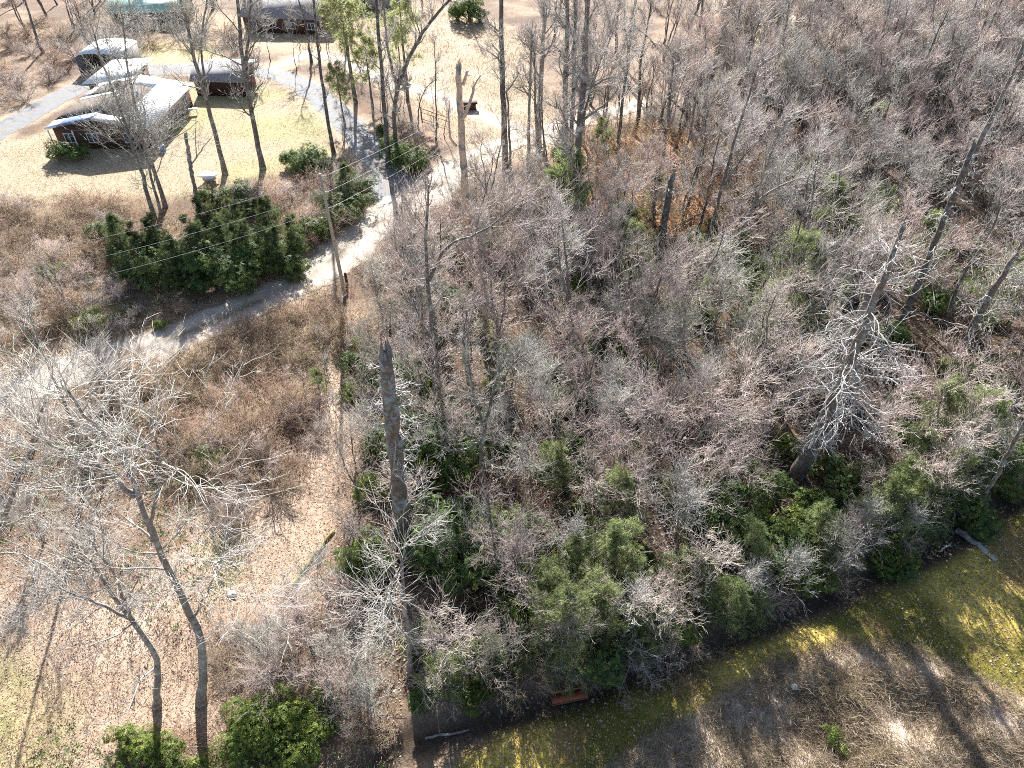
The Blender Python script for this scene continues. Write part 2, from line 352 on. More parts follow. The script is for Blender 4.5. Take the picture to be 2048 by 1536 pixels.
quads = np.stack([ii, ii + 1, ii + nx_ + 1, ii + nx_], 1)

def ground_mat():
    m, nt, out = newmat('ground_cover'); b = N(nt, 'ShaderNodeBsdfPrincipled'); b.inputs['Roughness'].default_value = .9; b.inputs['Specular IOR Level'].default_value = .15
    at = N(nt, 'ShaderNodeAttribute', attribute_name='cover')
    f = noise(nt, 2.2, 8, .75); v = noise(nt, 11, 5, .8)
    c = mix(nt, 1.0, at.outputs['Color'], ramp(nt, f, [(.30, (.55, .52, .5)), (.5, (1, 1, 1)), (.70, (1.35, 1.32, 1.28))]), 'MULTIPLY')
    c = mix(nt, 1.0, c, ramp(nt, v, [(.30, (.45, .43, .41)), (.5, (1, 1, 1)), (.68, (1.45, 1.4, 1.35))]), 'MULTIPLY')
    nt.links.new(c, b.inputs['Base Color'])
    bp = N(nt, 'ShaderNodeBump'); bp.inputs['Strength'].default_value = .8; bp.inputs['Distance'].default_value = .12
    nt.links.new(v, bp.inputs['Height']); nt.links.new(bp.outputs[0], b.inputs['Normal']); nt.links.new(b.outputs[0], out.inputs[0]); return m
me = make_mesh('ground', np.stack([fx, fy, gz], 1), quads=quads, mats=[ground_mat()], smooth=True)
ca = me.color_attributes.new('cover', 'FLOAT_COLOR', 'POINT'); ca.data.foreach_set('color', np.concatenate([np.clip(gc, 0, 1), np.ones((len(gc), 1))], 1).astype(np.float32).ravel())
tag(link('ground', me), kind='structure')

def gravel_mat(name, c1, c2, c3):
    m, nt, out = newmat(name); b = N(nt, 'ShaderNodeBsdfPrincipled'); b.inputs['Roughness'].default_value = .85; b.inputs['Specular IOR Level'].default_value = .25
    at = N(nt, 'ShaderNodeAttribute', attribute_name='tint')
    f = noise(nt, 1.1, 6, .7); v = noise(nt, 16, 4, .8)
    c = ramp(nt, f, [(.3, c1), (.6, c2)]); c = mix(nt, at.outputs['Fac'], c, c3)
    c = mix(nt, 1.0, c, ramp(nt, v, [(.3, (.72, .72, .72)), (.7, (1.2, 1.2, 1.2))]), 'MULTIPLY')
    nt.links.new(c, b.inputs['Base Color']); bp = N(nt, 'ShaderNodeBump'); bp.inputs['Strength'].default_value = .5; bp.inputs['Distance'].default_value = .05
    nt.links.new(v, bp.inputs['Height']); nt.links.new(bp.outputs[0], b.inputs['Normal']); nt.links.new(b.outputs[0], out.inputs[0]); return m
M_GRAVEL = gravel_mat('pale_gravel', (.31, .26, .215), (.46, .40, .335), (.15, .12, .08))
M_TRACK = gravel_mat('tan_track', (.26, .22, .185), (.34, .30, .26), (.28, .22, .16))
M_GREYG = gravel_mat('blue_grey_gravel', (.125, .13, .14), (.19, .195, .205), (.20, .165, .13))
def ribbon(name, L, mat, lift, seed):
    rng = np.random.default_rng(seed)
    pts = np.array([G(a, b)[:2] for a, b, _ in L]); w = np.array([c for *_, c in L])
    d = np.r_[0, np.cumsum(np.linalg.norm(np.diff(pts, axis=0), axis=1))]; n = int(d[-1] / .4); t = np.linspace(0, d[-1], n)
    x = np.interp(t, d, pts[:, 0]); y = np.interp(t, d, pts[:, 1]); ww = np.interp(t, d, w)
    for _ in range(12): x[1:-1] = (x[:-2] + x[1:-1] * 2 + x[2:]) / 4; y[1:-1] = (y[:-2] + y[1:-1] * 2 + y[2:]) / 4; ww[1:-1] = (ww[:-2] + ww[1:-1] * 2 + ww[2:]) / 4
    tx, ty = np.gradient(x), np.gradient(y); l = np.hypot(tx, ty); nx, ny = -ty / l, tx / l
    m = 13; u = np.linspace(-1, 1, m)
    eL = ww * (1 + .35 * (vnoise(t, t * 0, 1.7, seed) - .5) + .25 * (vnoise(t, t * 0 + 9, .6, seed + 4) - .5)); eR = ww * (1 + .35 * (vnoise(t, t * 0 + 5, 1.5, seed + 8) - .5) + .25 * (vnoise(t, t * 0 + 3, .6, seed + 2) - .5))
    off = np.where(u[None] < 0, u[None] * eL[:, None], u[None] * eR[:, None])
    X = x[:, None] + nx[:, None] * off; Y = y[:, None] + ny[:, None] * off
    Z = terrain(X, Y) + lift - .03 * np.abs(u[None]) ** 6
    a = np.clip(np.exp(-(u / .2) ** 2)[None] * .9 + sstep(.72, 1, np.abs(u))[None] * .9 + 0 * X, 0, 1) * (.45 + .55 * sstep(.35, .6, vnoise(X, Y, 1.3, seed)))
    i = (np.arange(n - 1)[:, None] * m + np.arange(m - 1)[None]).ravel(); q = np.stack([i, i + 1, i + m + 1, i + m], 1)
    tag(link(name, make_mesh(name, np.stack([X, Y, Z], -1).reshape(-1, 3), quads=q, mats=[mat], tint=a.ravel(), smooth=True)), kind='structure')
ribbon('gravel_track', TRACK, M_TRACK, .04, 3)
ribbon('far_gravel_road', FARROAD, M_GRAVEL, .04, 5)
ribbon('gravel_driveway', DRIVE, M_GREYG, .05, 7)
ribbon('gravel_road', ROAD, M_GRAVEL, .06, 11)

# ------------------------------------------------------------------ tree builders
def hero_path(pxs):
    b = ground(*pxs[0]); return [b - np.array([0, 0, .25])] + [V(x, y, b[1]) for x, y in pxs[1:]], b

def grow(seed, stems, style='bare', dens=1.0, limb=3.5, t0=.3, matT=M_BARK, matC=M_BARK, up=.10, S0=8, ang=.85, fine=True, twl=1.0, minr=.011, knob=0.04):
    """stems: list of (K,3) paths local to the base, each with its base radius and top ratio. -> trunk mesh, crown mesh"""
    rng = np.random.default_rng(seed); gt = Geo(); gc_ = Geo(); L1s = []; R1s = []
    for path, r0, rt in stems:
        K = 16; P = spline(path, K); P[1:] += rng.normal(size=(K - 1, 3)) * knob * (1, 1, .3)
        R = r0 * (1 - (1 - rt) * np.linspace(0, 1, K) ** .9); R[0] *= 1.35; R[1] *= 1.1
        gt.tubes(P[None], R[None], S0, a=0.0, cap=True)
        L1s.append(P[None]); R1s.append(R[None])
    P0 = np.concatenate(L1s); R0 = np.concatenate(R1s)
    n1 = max(2, int(11 * dens))
    P1, R1 = spawn(rng, P0, R0, n1, t0, .98, ang, lambda t, l: limb * (1.25 - .65 * t), 8, up=up, jit=.16, rr=.45, minr=minr * 2.2)
    gc_.tubes(P1, R1, 4, a=.25)
    P2, R2 = spawn(rng, P1, R1, max(2, int(6.6 * dens)), .2, .98, .75, lambda t, l: l * (.62 - .25 * t), 6, up=up * 1.1, jit=.2, rr=.55, minr=minr * 1.5)
    gc_.tubes(P2, R2, 3, a=.55)
    P3, R3 = spawn(rng, P2, R2, 5, .15, 1, .62, lambda t, l: (.48 * l + .42) * twl, 5, up=up * 1.2, jit=.17, rr=.6, minr=minr)
    gc_.tubes(P3, R3, 3, a=.9, tip=True)
    if fine:
        P4, R4 = spawn(rng, P3, R3, 2, .15, .95, .6, lambda t, l: (.34 * l + .26) * twl, 3, up=up * 1.5, jit=.2, rr=.7, minr=minr * .8)
        gc_.tubes(P4, R4, 3, a=1.0, tip=True)
    # leader ends
    Pl, Rl = spawn(rng, P0[:, -3:], R0[:, -3:], 7, .3, 1, .5, lambda t, l: limb * .55 + 0 * t, 5, up=up, jit=.2, rr=.6, minr=minr)
    gc_.tubes(Pl, Rl, 3, a=.6)
    Pm, Rm = spawn(rng, Pl, Rl, 9, .15, 1, .6, lambda t, l: (.4 * l + .2) * twl, 4, up=up, jit=.2, rr=.6, minr=minr)
    gc_.tubes(Pm, Rm, 3, a=.95, tip=True)
    return gt.mesh('trunk', [matT], True), gc_.mesh('crown', [matC])

def put_tree(name, meshes, loc, rz=0, sc=1.0, label=None, cat='tree', group=None, tilt=(0, 0), names=('trunk', 'crown')):
    r = empty(name, loc, rz, (sc, sc, sc)); r.rotation_euler = (tilt[0], tilt[1], rz)
    for n_, m_ in zip(names, meshes): link(n_, m_, r)
    tag(r, label, cat, group); return r

TREES = []   # (x, y) of what already stands
CLEAR = []   # strips in front of the tall trunks that stay open
def hero(name, label, stems_px, group=None, **kw):
    stems = []; b = None
    for pxs, r0, rt in stems_px:
        path, bb = hero_path(pxs); b = bb if b is None else b; stems.append((np.array(path) - b, r0, rt))
    ms = grow(kw.pop('seed'), stems, **kw); TREES.append((b[0], b[1]))
    return put_tree(name, ms, b, 0, 1, label, 'tree', group)

def straight(seed, h, r, lean=.3, forks=1, spread=.8):
    rng = np.random.default_rng(seed); out = []
    for k in range(forks):
        a = rng.random() * 6.28; hs = h * rng.uniform(.85, 1)
        p = [np.zeros(3)]
        for z in (.12, .35, .6, .8, 1):
            p.append(np.array([math.cos(a) * spread * z * (k > 0 or forks > 1) * h * .12 + rng.normal() * lean * .35, math.sin(a) * spread * z * (k > 0 or forks > 1) * h * .12 + rng.normal() * lean * .35, hs * z]))
        out.append((np.array(p), r * (1 if k == 0 else .75), .22))
    return out

# snags: broken dead trunks ------------------------------------------------------
def snag(name, label, pxs, r0, r1, seed, nb=16, bl=1.4, t0=.35, mat=M_DEAD, sub=5, droop=.02, ang=1.4, limbs=(), twr=.02, t1=.97, subl=.55, thin=True, prof=None):
    rng = np.random.default_rng(seed); path, b = hero_path(pxs); P = spline(np.array(path) - b, 26)
    P[1:] += rng.normal(size=(25, 3)) * .035
    R = np.interp(np.linspace(0, 1, 26), [0, .06, 1], [r0 * 1.3, r0, r1]) * (1 + .07 * rng.normal(size=26))
    g = Geo(); g.tubes(P[None], R[None], 12, cap=True)
    # splintered top
    ax = norm(P[-1] - P[-3]); S = 9
    for k in range(S):
        an = k / S * 6.28; o = np.array([math.cos(an), math.sin(an), 0]) * r1 * .72; hh = r1 * rng.uniform(.6, 2.8)
        q = np.array([P[-1] + o - ax * .12, P[-1] + o * .95 + ax * hh * .5, P[-1] + o * .8 + ax * hh])
        g.tubes(q[None], np.array([[r1 * .42, r1 * .3, r1 * .05]]), 4, a=.12)
    root = empty(name, b); tag(root, label, 'dead tree', None)
    link('trunk', g.mesh('trunk', [mat], True), root)
    gb = Geo()
    if nb:
        P1, R1 = spawn(rng, P[None], R[None], nb, t0, t1, ang, (lambda t, l: bl * (.4 + 1.0 * (1 - t))) if prof is None else (lambda t, l: bl * np.interp(t, [0, .2, .35, .6, .8, 1], prof)), 9, up=-droop, jit=.2, rr=.16, minr=twr * 1.3, rend=.4)
        gb.tubes(P1, R1, 5, a=.8)
        if sub:
            P2, R2 = spawn(rng, P1, R1, sub, .25, 1, .8, lambda t, l: l * subl, 5, up=0, jit=.3, rr=.6, minr=twr * .8)
            gb.tubes(P2, R2, 3, a=.95, tip=True)
            P3, R3 = spawn(rng, P2, R2, 3 if thin else 2, .2, 1, .8, lambda t, l: l * .5, 3, up=0, jit=.3, rr=.7, minr=twr * .6)
            gb.tubes(P3, R3, 3, a=1, tip=True)
    for lp, lr0, lr1 in limbs:      # big limbs traced from the photograph: pixel paths in the trunk's own depth plane
        q = spline([V(x, y, b[1] + dy) - b for x, y, dy in lp], 9); q[1:-1] += rng.normal(size=(7, 3)) * .03
        gl = Geo(); gl.tubes(q[None], np.linspace(lr0, lr1, 9)[None], 6, a=.35 if mat is not M_BARE else .1, cap=True)
        if sub:
            P2, R2 = spawn(rng, q[None], np.linspace(lr0, lr1, 9)[None], 6, .4, 1, .8, lambda t, l: l * .35, 5, up=.05, jit=.3, rr=.4, minr=twr); gl.tubes(P2, R2, 3, a=.9, tip=True)
        link('limb', gl.mesh('limb', [mat], True), root)
    if gb.n: link('broken_branches', gb.mesh('broken_branches', [mat]), root)
    TREES.append((b[0], b[1])); CLEAR.append((b[0], b[1], 9.5 if b[1] < 90 else 3, 3.1)); return root

# evergreens -----------------------------------------------------------------------
def rhodo(seed, r, h, n, mat, leaf=.17):
    rng = np.random.default_rng(seed); g = Geo()
    lob = rng.normal(size=(9, 3)) * (r * .45, r * .45, h * .16) + (0, 0, h * .5); lr = rng.uniform(.38, .62, 9) * r
    k = rng.integers(0, 9, n); d = norm(rng.normal(size=(n, 3))); d[:, 2] = np.abs(d[:, 2]) * .9 - .25; d = norm(d)
    p = lob[k] + d * (lr[k] * (.72 + .35 * rng.random(n)))[:, None] * (1, 1, .8 * h / r * .8)
    p[:, 2] = np.clip(p[:, 2], .15, None); ax = norm(d + (0, 0, .6) + rng.normal(size=(n, 3)) * .3)
    m = 7; a = (np.arange(m) / m * 6.28)[None] + rng.random((n, 1)) * 6.28
    u = norm(np.cross(ax, rng.normal(size=(n, 3)))); w = np.cross(ax, u)
    dirs = np.cos(a)[..., None] * u[:, None] + np.sin(a)[..., None] * w[:, None] + ax[:, None] * rng.uniform(-.35, .45, (n, m, 1)); dirs = norm(dirs)
    side = norm(np.cross(dirs, ax[:, None])); L = leaf * rng.uniform(.7, 1.25, (n, m, 1)); W = L * .22
    b0 = p[:, None] + dirs * .02; mid = b0 + dirs * L * .5
    v = np.stack([b0, mid + side * W, b0 + dirs * L - ax[:, None] * L * .15, mid - side * W], 2).reshape(-1, 3)
    q = np.arange(n * m * 4).reshape(-1, 4)
    t = np.repeat(np.clip(rng.normal(.45, .2, n), 0, 1), m * 4) + np.repeat(rng.normal(0, .08, n * m), 4)
    g.add(v, q=q, a=np.clip(t, 0, 1))
    s = Geo(); ns = 14; e = lob[rng.integers(0, 9, ns)] + rng.normal(size=(ns, 3)) * r * .2
    P = np.stack([np.zeros((ns, 3)) + rng.normal(size=(ns, 3)) * (.15, .15, 0), e * (.35, .35, .5), e], 1); s.tubes(P, np.broadcast_to(np.array([.06, .04, .02]), (ns, 3)), 4, a=.1)
    return s.mesh('stems', [M_BRUSH], True), g.mesh('leaves', [mat])

def conifer(seed, h, r, mat, dens=1.0, t0=.12, tuft=.26, droop=.05, flat=.5, wid=.045, ncl=8, nsp=6):
    rng = np.random.default_rng(seed); g = Geo(); s = Geo()
    P = np.stack([np.cumsum(rng.normal(size=14) * .04), np.cumsum(rng.normal(size=14) * .04), np.linspace(-.2, h, 14)], 1); R = np.linspace(h * .018 + .04, .02, 14)
    s.tubes(P[None], R[None], 7, cap=True)
    nb = int(46 * dens)
    P1, R1 = spawn(rng, P[None], R[None], nb, t0, .99, 1.35, lambda t, l: r * (1.1 - .92 * ((t - t0) / (1 - t0))) , 6, up=-droop + .03, jit=.09, rr=.25, minr=.012)
    P2, R2 = spawn(rng, P1, R1, 7, .2, 1, .8, lambda t, l: l * .42 + .1, 4, up=-droop, jit=.1, rr=.6, minr=.008)
    gb = Geo(); gb.tubes(P1, R1, 4, a=.3); gb.tubes(P2, R2, 3, a=.5, tip=True)
    P3, R3 = spawn(rng, P2, R2, nsp, .1, 1, .7, lambda t, l: .22 + 0 * t, 2, up=0, jit=.1)
    n = len(P3); c = P3[:, 1]; d0 = norm(P3[:, 1] - P3[:, 0])
    m = ncl; dd = norm(d0[:, None] * .7 + rng.normal(size=(n, m, 3)) * (1, 1, flat))
    L = tuft * rng.uniform(.6, 1.2, (n, m, 1)); sd = norm(np.cross(dd, rng.normal(size=(n, m, 3)))) * wid * .5
    cc = c[:, None] + rng.normal(size=(n, m, 3)) * .05
    v = np.stack([cc - sd, cc + sd, cc + dd * L], 2).reshape(-1, 3)
    cl = np.repeat(np.clip(.45 + .25 * np.sin(P2[np.repeat(np.arange(len(P2)), nsp), 0, 0] * 2.3 + P2[np.repeat(np.arange(len(P2)), nsp), 0, 2] * 1.9) + rng.normal(0, .12, n), 0, 1), m * 3)
    g.add(v, t=np.arange(n * m * 3).reshape(-1, 3), a=cl)
    return s.mesh('trunk', [M_BARK], True), gb.mesh('branches', [M_BARK]), g.mesh('needles', [mat])
CN = ('trunk', 'branches', 'needles')

def bush(seed, h, r, ns=14, arch=.10, mat=M_BRUSH, dens=1.0, minr=.007):
    rng = np.random.default_rng(seed); g = Geo(); c = Geo()
    a = rng.random(ns) * 6.28; o = rng.random(ns) * .35; el = rng.uniform(.5, 1.35, ns)
    d = np.stack([np.cos(a) * np.cos(el), np.sin(a) * np.cos(el), np.sin(el)], 1); K = 7; L = h * rng.uniform(.8, 1.3, ns) * 1.15
    P = np.empty((ns, K, 3)); P[:, 0] = np.stack([np.cos(a) * o, np.sin(a) * o, 0 * a - .05], 1)
    for k in range(1, K):
        d = d + rng.normal(size=(ns, 3)) * .1; d[:, 2] -= arch * k * .5; d = norm(d); P[:, k] = P[:, k - 1] + d * (L / (K - 1))[:, None]
    P[:, 1:, 2] = np.maximum(P[:, 1:, 2], .08)
    R = np.linspace(.028, .011, K)[None] * np.ones((ns, 1)); g.tubes(P, R, 4, a=.3)
    P2, R2 = spawn(rng, P, R, int(9 * dens), .15, 1, .75, lambda t, l: l * (.42 - .15 * t), 5, up=.06, jit=.2, rr=.7, minr=minr)
    c.tubes(P2, R2, 3, a=.7)
    P3, R3 = spawn(rng, P2, R2, 6, .1, 1, .7, lambda t, l: l * .35 + .12, 3, up=.05, jit=.2, rr=.7, minr=minr * .8)
    c.tubes(P3, R3, 3, a=.95, tip=True)
    P4, R4 = spawn(rng, P3, R3, 2, .2, 1, .7, lambda t, l: l * .5 + .08, 2, up=.05, jit=.2, rr=.7, minr=minr * .7)
    c.tubes(P4, R4, 3, a=1, tip=True)
    return g.mesh('stems', [mat], True), c.mesh('twigs', [mat])
SN = ('stems', 'twigs')

# ------------------------------------------------------------------ buildings
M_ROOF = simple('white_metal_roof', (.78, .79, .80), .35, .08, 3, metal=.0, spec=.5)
M_SHING = simple('brown_shingle', (.16, .12, .10), .9, .45, 7, .4)
M_BLUE = simple('blue_front_strip', (.08, .15, .34), .6, .3, 2)
M_BRICK = simple('brown_siding', (.10, .055, .042), .85, .4, 9, .3)
M_WHITE = simple('white_paint', (.78, .77, .74), .6, .1, 4)
M_GLASS = simple('window_glass', (.04, .05, .07), .08, .1, 1, spec=.8)
M_DARKW = simple('dark_timber', (.07, .035, .03), .85, .4, 5, .3)
M_GREYROOF = simple('grey_shingle', (.27, .26, .26), .9, .3, 3, .3)
M_GREENR = simple('green_metal_roof', (.33, .52, .44), .5, .2, 1)
M_RUST = simple('rusty_red_metal', (.40, .12, .055), .7, .0, 9, .3, col2=(.20, .07, .04))
M_STONE = simple('pale_stone', (.62, .60, .56), .9, .3, 4, .5)
M_POLE = simple('weathered_pole_wood', (.46, .38, .30), .85, .3, 5, .4)
M_WIRE = simple('aluminium_wire', (.60, .60, .60), .5, .1, 1)
M_BLUEP = simple('blue_plastic', (.10, .28, .50), .5, .1, 1)
M_CONC = simple('concrete', (.42, .40, .37), .9, .2, 3)
M_LEAFROOF = simple('leaf_strewn_roof', (.055, .042, .035), .95, .0, 8, .5, col2=(.13, .10, .08))

def box_obj(name, c, d, mat, parent, rz=0, label=None):
    g = Geo(); g.box(c, d, rz); o = link(name, g.mesh(name, [mat]), parent)
    if label: o['label'] = label
    return o
def window(parent, c, w, h, axis='x', frame=M_WHITE, gl=M_GLASS):
    """axis: the wall's outward direction (+x, -y ...)"""
    g = Geo(); t = .09; s = 1 if axis[0] != '-' else -1; ax = axis[-1]
    def bx(G_, du, dz, wu, hz, dep, out):
        if ax == 'x': G_.box((c[0] + s * out, c[1] + du, c[2] + dz), (dep, wu, hz))
        else: G_.box((c[0] + du, c[1] + s * out, c[2] + dz), (wu, dep, hz))
    bx(g, 0, h / 2, w + 2 * t, t, .12, .05); bx(g, 0, -h / 2, w + 2 * t, t, .14, .06)
    for sd in (-1, 0, 1): bx(g, sd * w / 2, 0, t * .8, h - t, .10, .045)
    o = link('window', g.mesh('window', [frame]), parent); g2 = Geo(); bx(g2, 0, 0, w, h, .04, .02); link('pane', g2.mesh('pane', [gl]), o); return o

def wood_house():
    zb = float(terrain(-54, 98)); r = empty('house', (-54, 98, zb))
    tag(r, 'brown house with a low white metal gable roof on the lawn at upper left', 'house')
    # local: x -6.7..7.0, y -8..9 ; eave 3.0, ridge 4.3
    xl, xr, yf, yb = -6.6, 7.0, -7.6, 9.0
    g = Geo(); g.prism([(xl + .6, yf + .8, 0), (xr - .6, yf + .8, 0), (xr - .6, yf + .8, 2.86), (0, yf + .8, 4.02), (xl + .6, yf + .8, 2.86)], (0, yb - yf - 1.2, 0)); link('wall', g.mesh('wall', [M_BRICK]), r)
    g = Geo(); zr = lambda x: 4.3 - 1.25 * x / xr
    g.prism([(3.0, yf, zr(3.0)), (xr, yf, 3.05), (xr, yf, 2.93), (3.0, yf, zr(3.0) - .13)], (0, yb - yf, 0)); g.prism([(0, 5.2, 4.3), (3.0, 5.2, zr(3.0)), (3.0, 5.2, zr(3.0) - .13), (0, 5.2, 4.17)], (0, yb - 5.2, 0)); g.prism([(0, yf, 4.3), (3.0, yf, zr(3.0)), (3.0, yf, zr(3.0) - .13), (0, yf, 4.17)], (0, 2.0, 0)); ro = link('roof', g.mesh('roof', [M_ROOF]), r); ro['label'] = 'white metal roof slope above the windowed wall'
    g = Geo(); g.prism([(0, yf + 2.0, 4.3), (3.0, yf + 2.0, zr(3.0)), (3.0, yf + 2.0, zr(3.0) - .13), (0, yf + 2.0, 4.17)], (0, 5.2 - yf - 2.0, 0)); o = link('roof', g.mesh('roof', [M_LEAFROOF]), r); o['label'] = 'dark leaf-strewn strip along the ridge'
    g = Geo()
    for y in np.arange(yf + .5, yb, .62): g.prism([(3.02, y, zr(3.02)), (xr - .01, y, 3.05), (xr - .01, y, 3.09), (3.02, y, zr(3.02) + .04)], (0, .05, 0))
    o = link('roof_ribs', g.mesh('roof_ribs', [M_ROOF]), ro); o['kind'] = 'stuff'
    # left slope: shingled, with bands
    def slope(name, y0, y1, x0, x1, mat, lab, dz=0):
        z = lambda x: 4.3 + (4.3 - 3.05) / xl * 0 + 1.25 * x / 6.6 + dz
        g = Geo(); g.prism([(x0, y0, z(x0)), (x0, y0, z(x0) - .13), (x1, y0, z(x1) - .13), (x1, y0, z(x1))], (0, y1 - y0, 0)); o = link(name, g.mesh(name, [mat]), r); o['label'] = lab
    slope('roof', yf + 2.7, 2.2, xl, -.01, M_LEAFROOF, 'dark brown leaf-strewn roof slope')
    slope('roof', 2.2, 3.4, xl, -.01, M_ROOF, 'white band of roof')
    slope('roof', 3.4, 7.2, -5.6, -.01, M_LEAFROOF, 'second dark leaf-strewn patch of roof', .0)
    slope('roof', 7.2, yb, xl, -.01, M_ROOF, 'white rear edge of the roof')
    slope('roof', 3.4, 7.2, xl, -5.6, M_ROOF, 'white eave strip of the roof')
    slope('porch_roof', yf, yf + 2.7, -4.9, -.01, M_BLUE, 'blue strip along the front of the roof')  # front strip of the left slope, coloured blue up to the white corner
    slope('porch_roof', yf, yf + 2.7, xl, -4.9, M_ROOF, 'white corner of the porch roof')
    slope('ridge_cap', yf, yb, -.12, .0, M_ROOF, 'white ridge cap', .05)
    g = Geo(); g.box((xr + .03, (yf + yb) / 2, 2.93), (.1, yb - yf, .17)); link('gutter', g.mesh('gutter', [M_WHITE]), r)
    for i, (y, w, h) in enumerate(((-5.2, 1.1, 1.9), (-2.7, 1.3, 1.2), (.3, 1.5, 1.2), (3.4, 1.3, 1.2), (6.2, 1.5, 1.3))): window(r, (xr - .6, y, 1.05 if h > 1.5 else 1.55), w, h, 'x')
    for x in (-4.2, -1.2, 3.6): window(r, (x, yf + .8, 1.5), 1.3, 1.2, '-y')
    g = Geo(); g.box((1.3, yf + .76, 1.05), (.95, .08, 2.1)); d = link('door', g.mesh('door', [M_DARKW]), r); box_obj('handle', (1.65, yf + .69, 1.05), (.05, .06, .12), M_WHITE, d)
    for x in (-6.3, -3.2): box_obj('porch_post', (x, yf + .15, 1.4), (.13, .13, 2.8), M_WHITE, r)
    box_obj('chimney', (-.9, 3.6, 4.5), (.9, .8, 1.5), M_BRICK, r)
    for x, y in ((1.6, -2.2), (2.2, 1.8)):
        g = Geo(); g.tubes(np.array([[(x, y, 3.9), (x, y, 4.6)]]), np.array([[.2, .2]]), 8, cap=True); link('roof_vent', g.mesh('roof_vent', [M_BLUEP]), r)
    # rear wing
    g = Geo(); g.box((-6.0, 14.0, 1.4), (5.0, 9.2, 2.8)); o = link('rear_wall', g.mesh('rear_wall', [M_BRICK]), r)
    g = Geo(); g.prism([(-9.2, 9.05, 3.0), (-2.6, 9.05, 3.35), (-2.6, 9.05, 3.22), (-9.2, 9.05, 2.87)], (0, 10.6, 0)); link('rear_roof', g.mesh('rear_roof', [M_ROOF]), r)
wood_house()

def carport():
    r = empty('carport', (-67, 124, float(terrain(-67, 124)))); tag(r, 'white rounded metal carport with a dark open front behind the brown house', 'carport')
    n = 9; xs = np.linspace(-3.6, 3.6, n); zs = 2.5 + .75 * np.sqrt(np.clip(1 - (xs / 3.75) ** 2, 0, 1))
    prof = [(x, -4, z) for x, z in zip(xs, zs)] + [(x, -4, z - .08) for x, z in zip(xs[::-1], zs[::-1])]
    g = Geo()
    for i in range(n - 1): g.prism([(xs[i], -4, zs[i]), (xs[i + 1], -4, zs[i + 1]), (xs[i + 1], -4, zs[i + 1] - .08), (xs[i], -4, zs[i] - .08)], (0, 8, 0))
    link('roof', g.mesh('roof', [M_ROOF]), r)
    for x in (-3.4, 3.4): box_obj('side_panel', (x, 0, 1.25), (.08, 7.8, 2.5), M_GREYROOF, r)
    box_obj('back_panel', (0, 3.9, 1.25), (6.7, .08, 2.5), M_GREYROOF, r)
carport()

def gable(name, label, c, w, d, he, hr, rz, wall, roof, win=2, cat='house'):
    """gable building: ridge along local x, w long, d deep"""
    r = empty(name, (c[0], c[1], float(terrain(c[0], c[1]))), rz); tag(r, label, cat)
    g = Geo(); g.prism([(-w / 2, -d / 2, 0), (-w / 2, d / 2, 0), (-w / 2, d / 2, he), (-w / 2, 0, hr - .1), (-w / 2, -d / 2, he)], (w, 0, 0)); link('wall', g.mesh('wall', [wall]), r)
    e = .45; k = (hr - he) / (d / 2)
    for s in (-1, 1):
        g = Geo(); g.prism([(-w / 2 - e, 0, hr + .02), (-w / 2 - e, s * (d / 2 + e), he - k * e), (-w / 2 - e, s * (d / 2 + e), he - k * e + .14), (-w / 2 - e, 0, hr + .16)], (w + 2 * e, 0, 0)); link('roof', g.mesh('roof', [roof]), r)
    for i in range(win): window(r, (-w / 2 + (i + .5) * w / win, -d / 2, he * .52), min(1.3, w / win * .5), he * .38, '-y')
    return r
# brown shed: white far slope, brown near slope, dark open front
sc_ = G(432, 190)
s_ = gable('shed', 'small dark brown shed with a pale roof beside the driveway bend', (sc_[0] + 1.2, sc_[1] + 2.0), 7.5, 5.0, 2.5, 4.2, -.08, M_DARKW, M_GREYROOF, 0, 'shed')
box_obj('door', (-2.3, -2.54, 1.1), (2.2, .08, 2.1), M_DARKW, s_); box_obj('lean_to_roof', (0.4, 2.9, 3.35), (7.4, 2.2, .1), M_ROOF, s_)
c_ = G(305, 45); gable('cottage', 'far cottage with a faded green metal roof near the top left', (c_[0], c_[1] + 2), 13, 9, 2.7, 5.0, .12, M_BRICK, M_GREENR, 3)
c_ = G(580, 62); gable('cottage', 'far grey shingled house behind thin trees at the top edge', (c_[0], c_[1] + 4), 15, 11, 3.0, 6.4, -.15, M_BRICK, M_GREYROOF, 4)
c_ = G(705, 45); gable('cottage', 'far house with blue grey roof beside the feathery pines', (c_[0] + 2, c_[1] + 14), 14, 9, 3.0, 5.8, .1, M_CONC, M_GREYROOF, 4)

# white covered chest with a bluish side, by the trunk
p = ground(420, 362); r = empty('chest_freezer', p, -.35); tag(r, 'white slab-topped box on short legs beside the forked tree on the lawn', 'box')
box_obj('body', (0, 0, .45), (1.25, .95, .6), M_CONC, r); box_obj('lid', (0, 0, .8), (2.0, 1.7, .1), M_WHITE, r)
for x in (-.5, .5):
    for y in (-.35, .35): box_obj('leg', (x, y, .075), (.08, .08, .15), M_WHITE, r)
# blue drum by the house corner
p = ground(328, 303); r = empty('barrel', p); tag(r, 'blue and white plastic barrel at the front corner of the brown house', 'barrel')
g = Geo(); zz = np.array([0, .05, .3, .55, .8, .88]); g.tubes(np.stack([0 * zz, 0 * zz, zz], 1)[None], np.array([[.26, .29, .3, .31, .29, .26]]), 14, cap=True); link('drum', g.mesh('drum', [M_BLUEP], True), r)
g = Geo(); g.tubes(np.array([[(0, 0, .87), (0, 0, .93)]]), np.array([[.3, .28]]), 14, cap=True); link('lid', g.mesh('lid', [M_WHITE]), r)
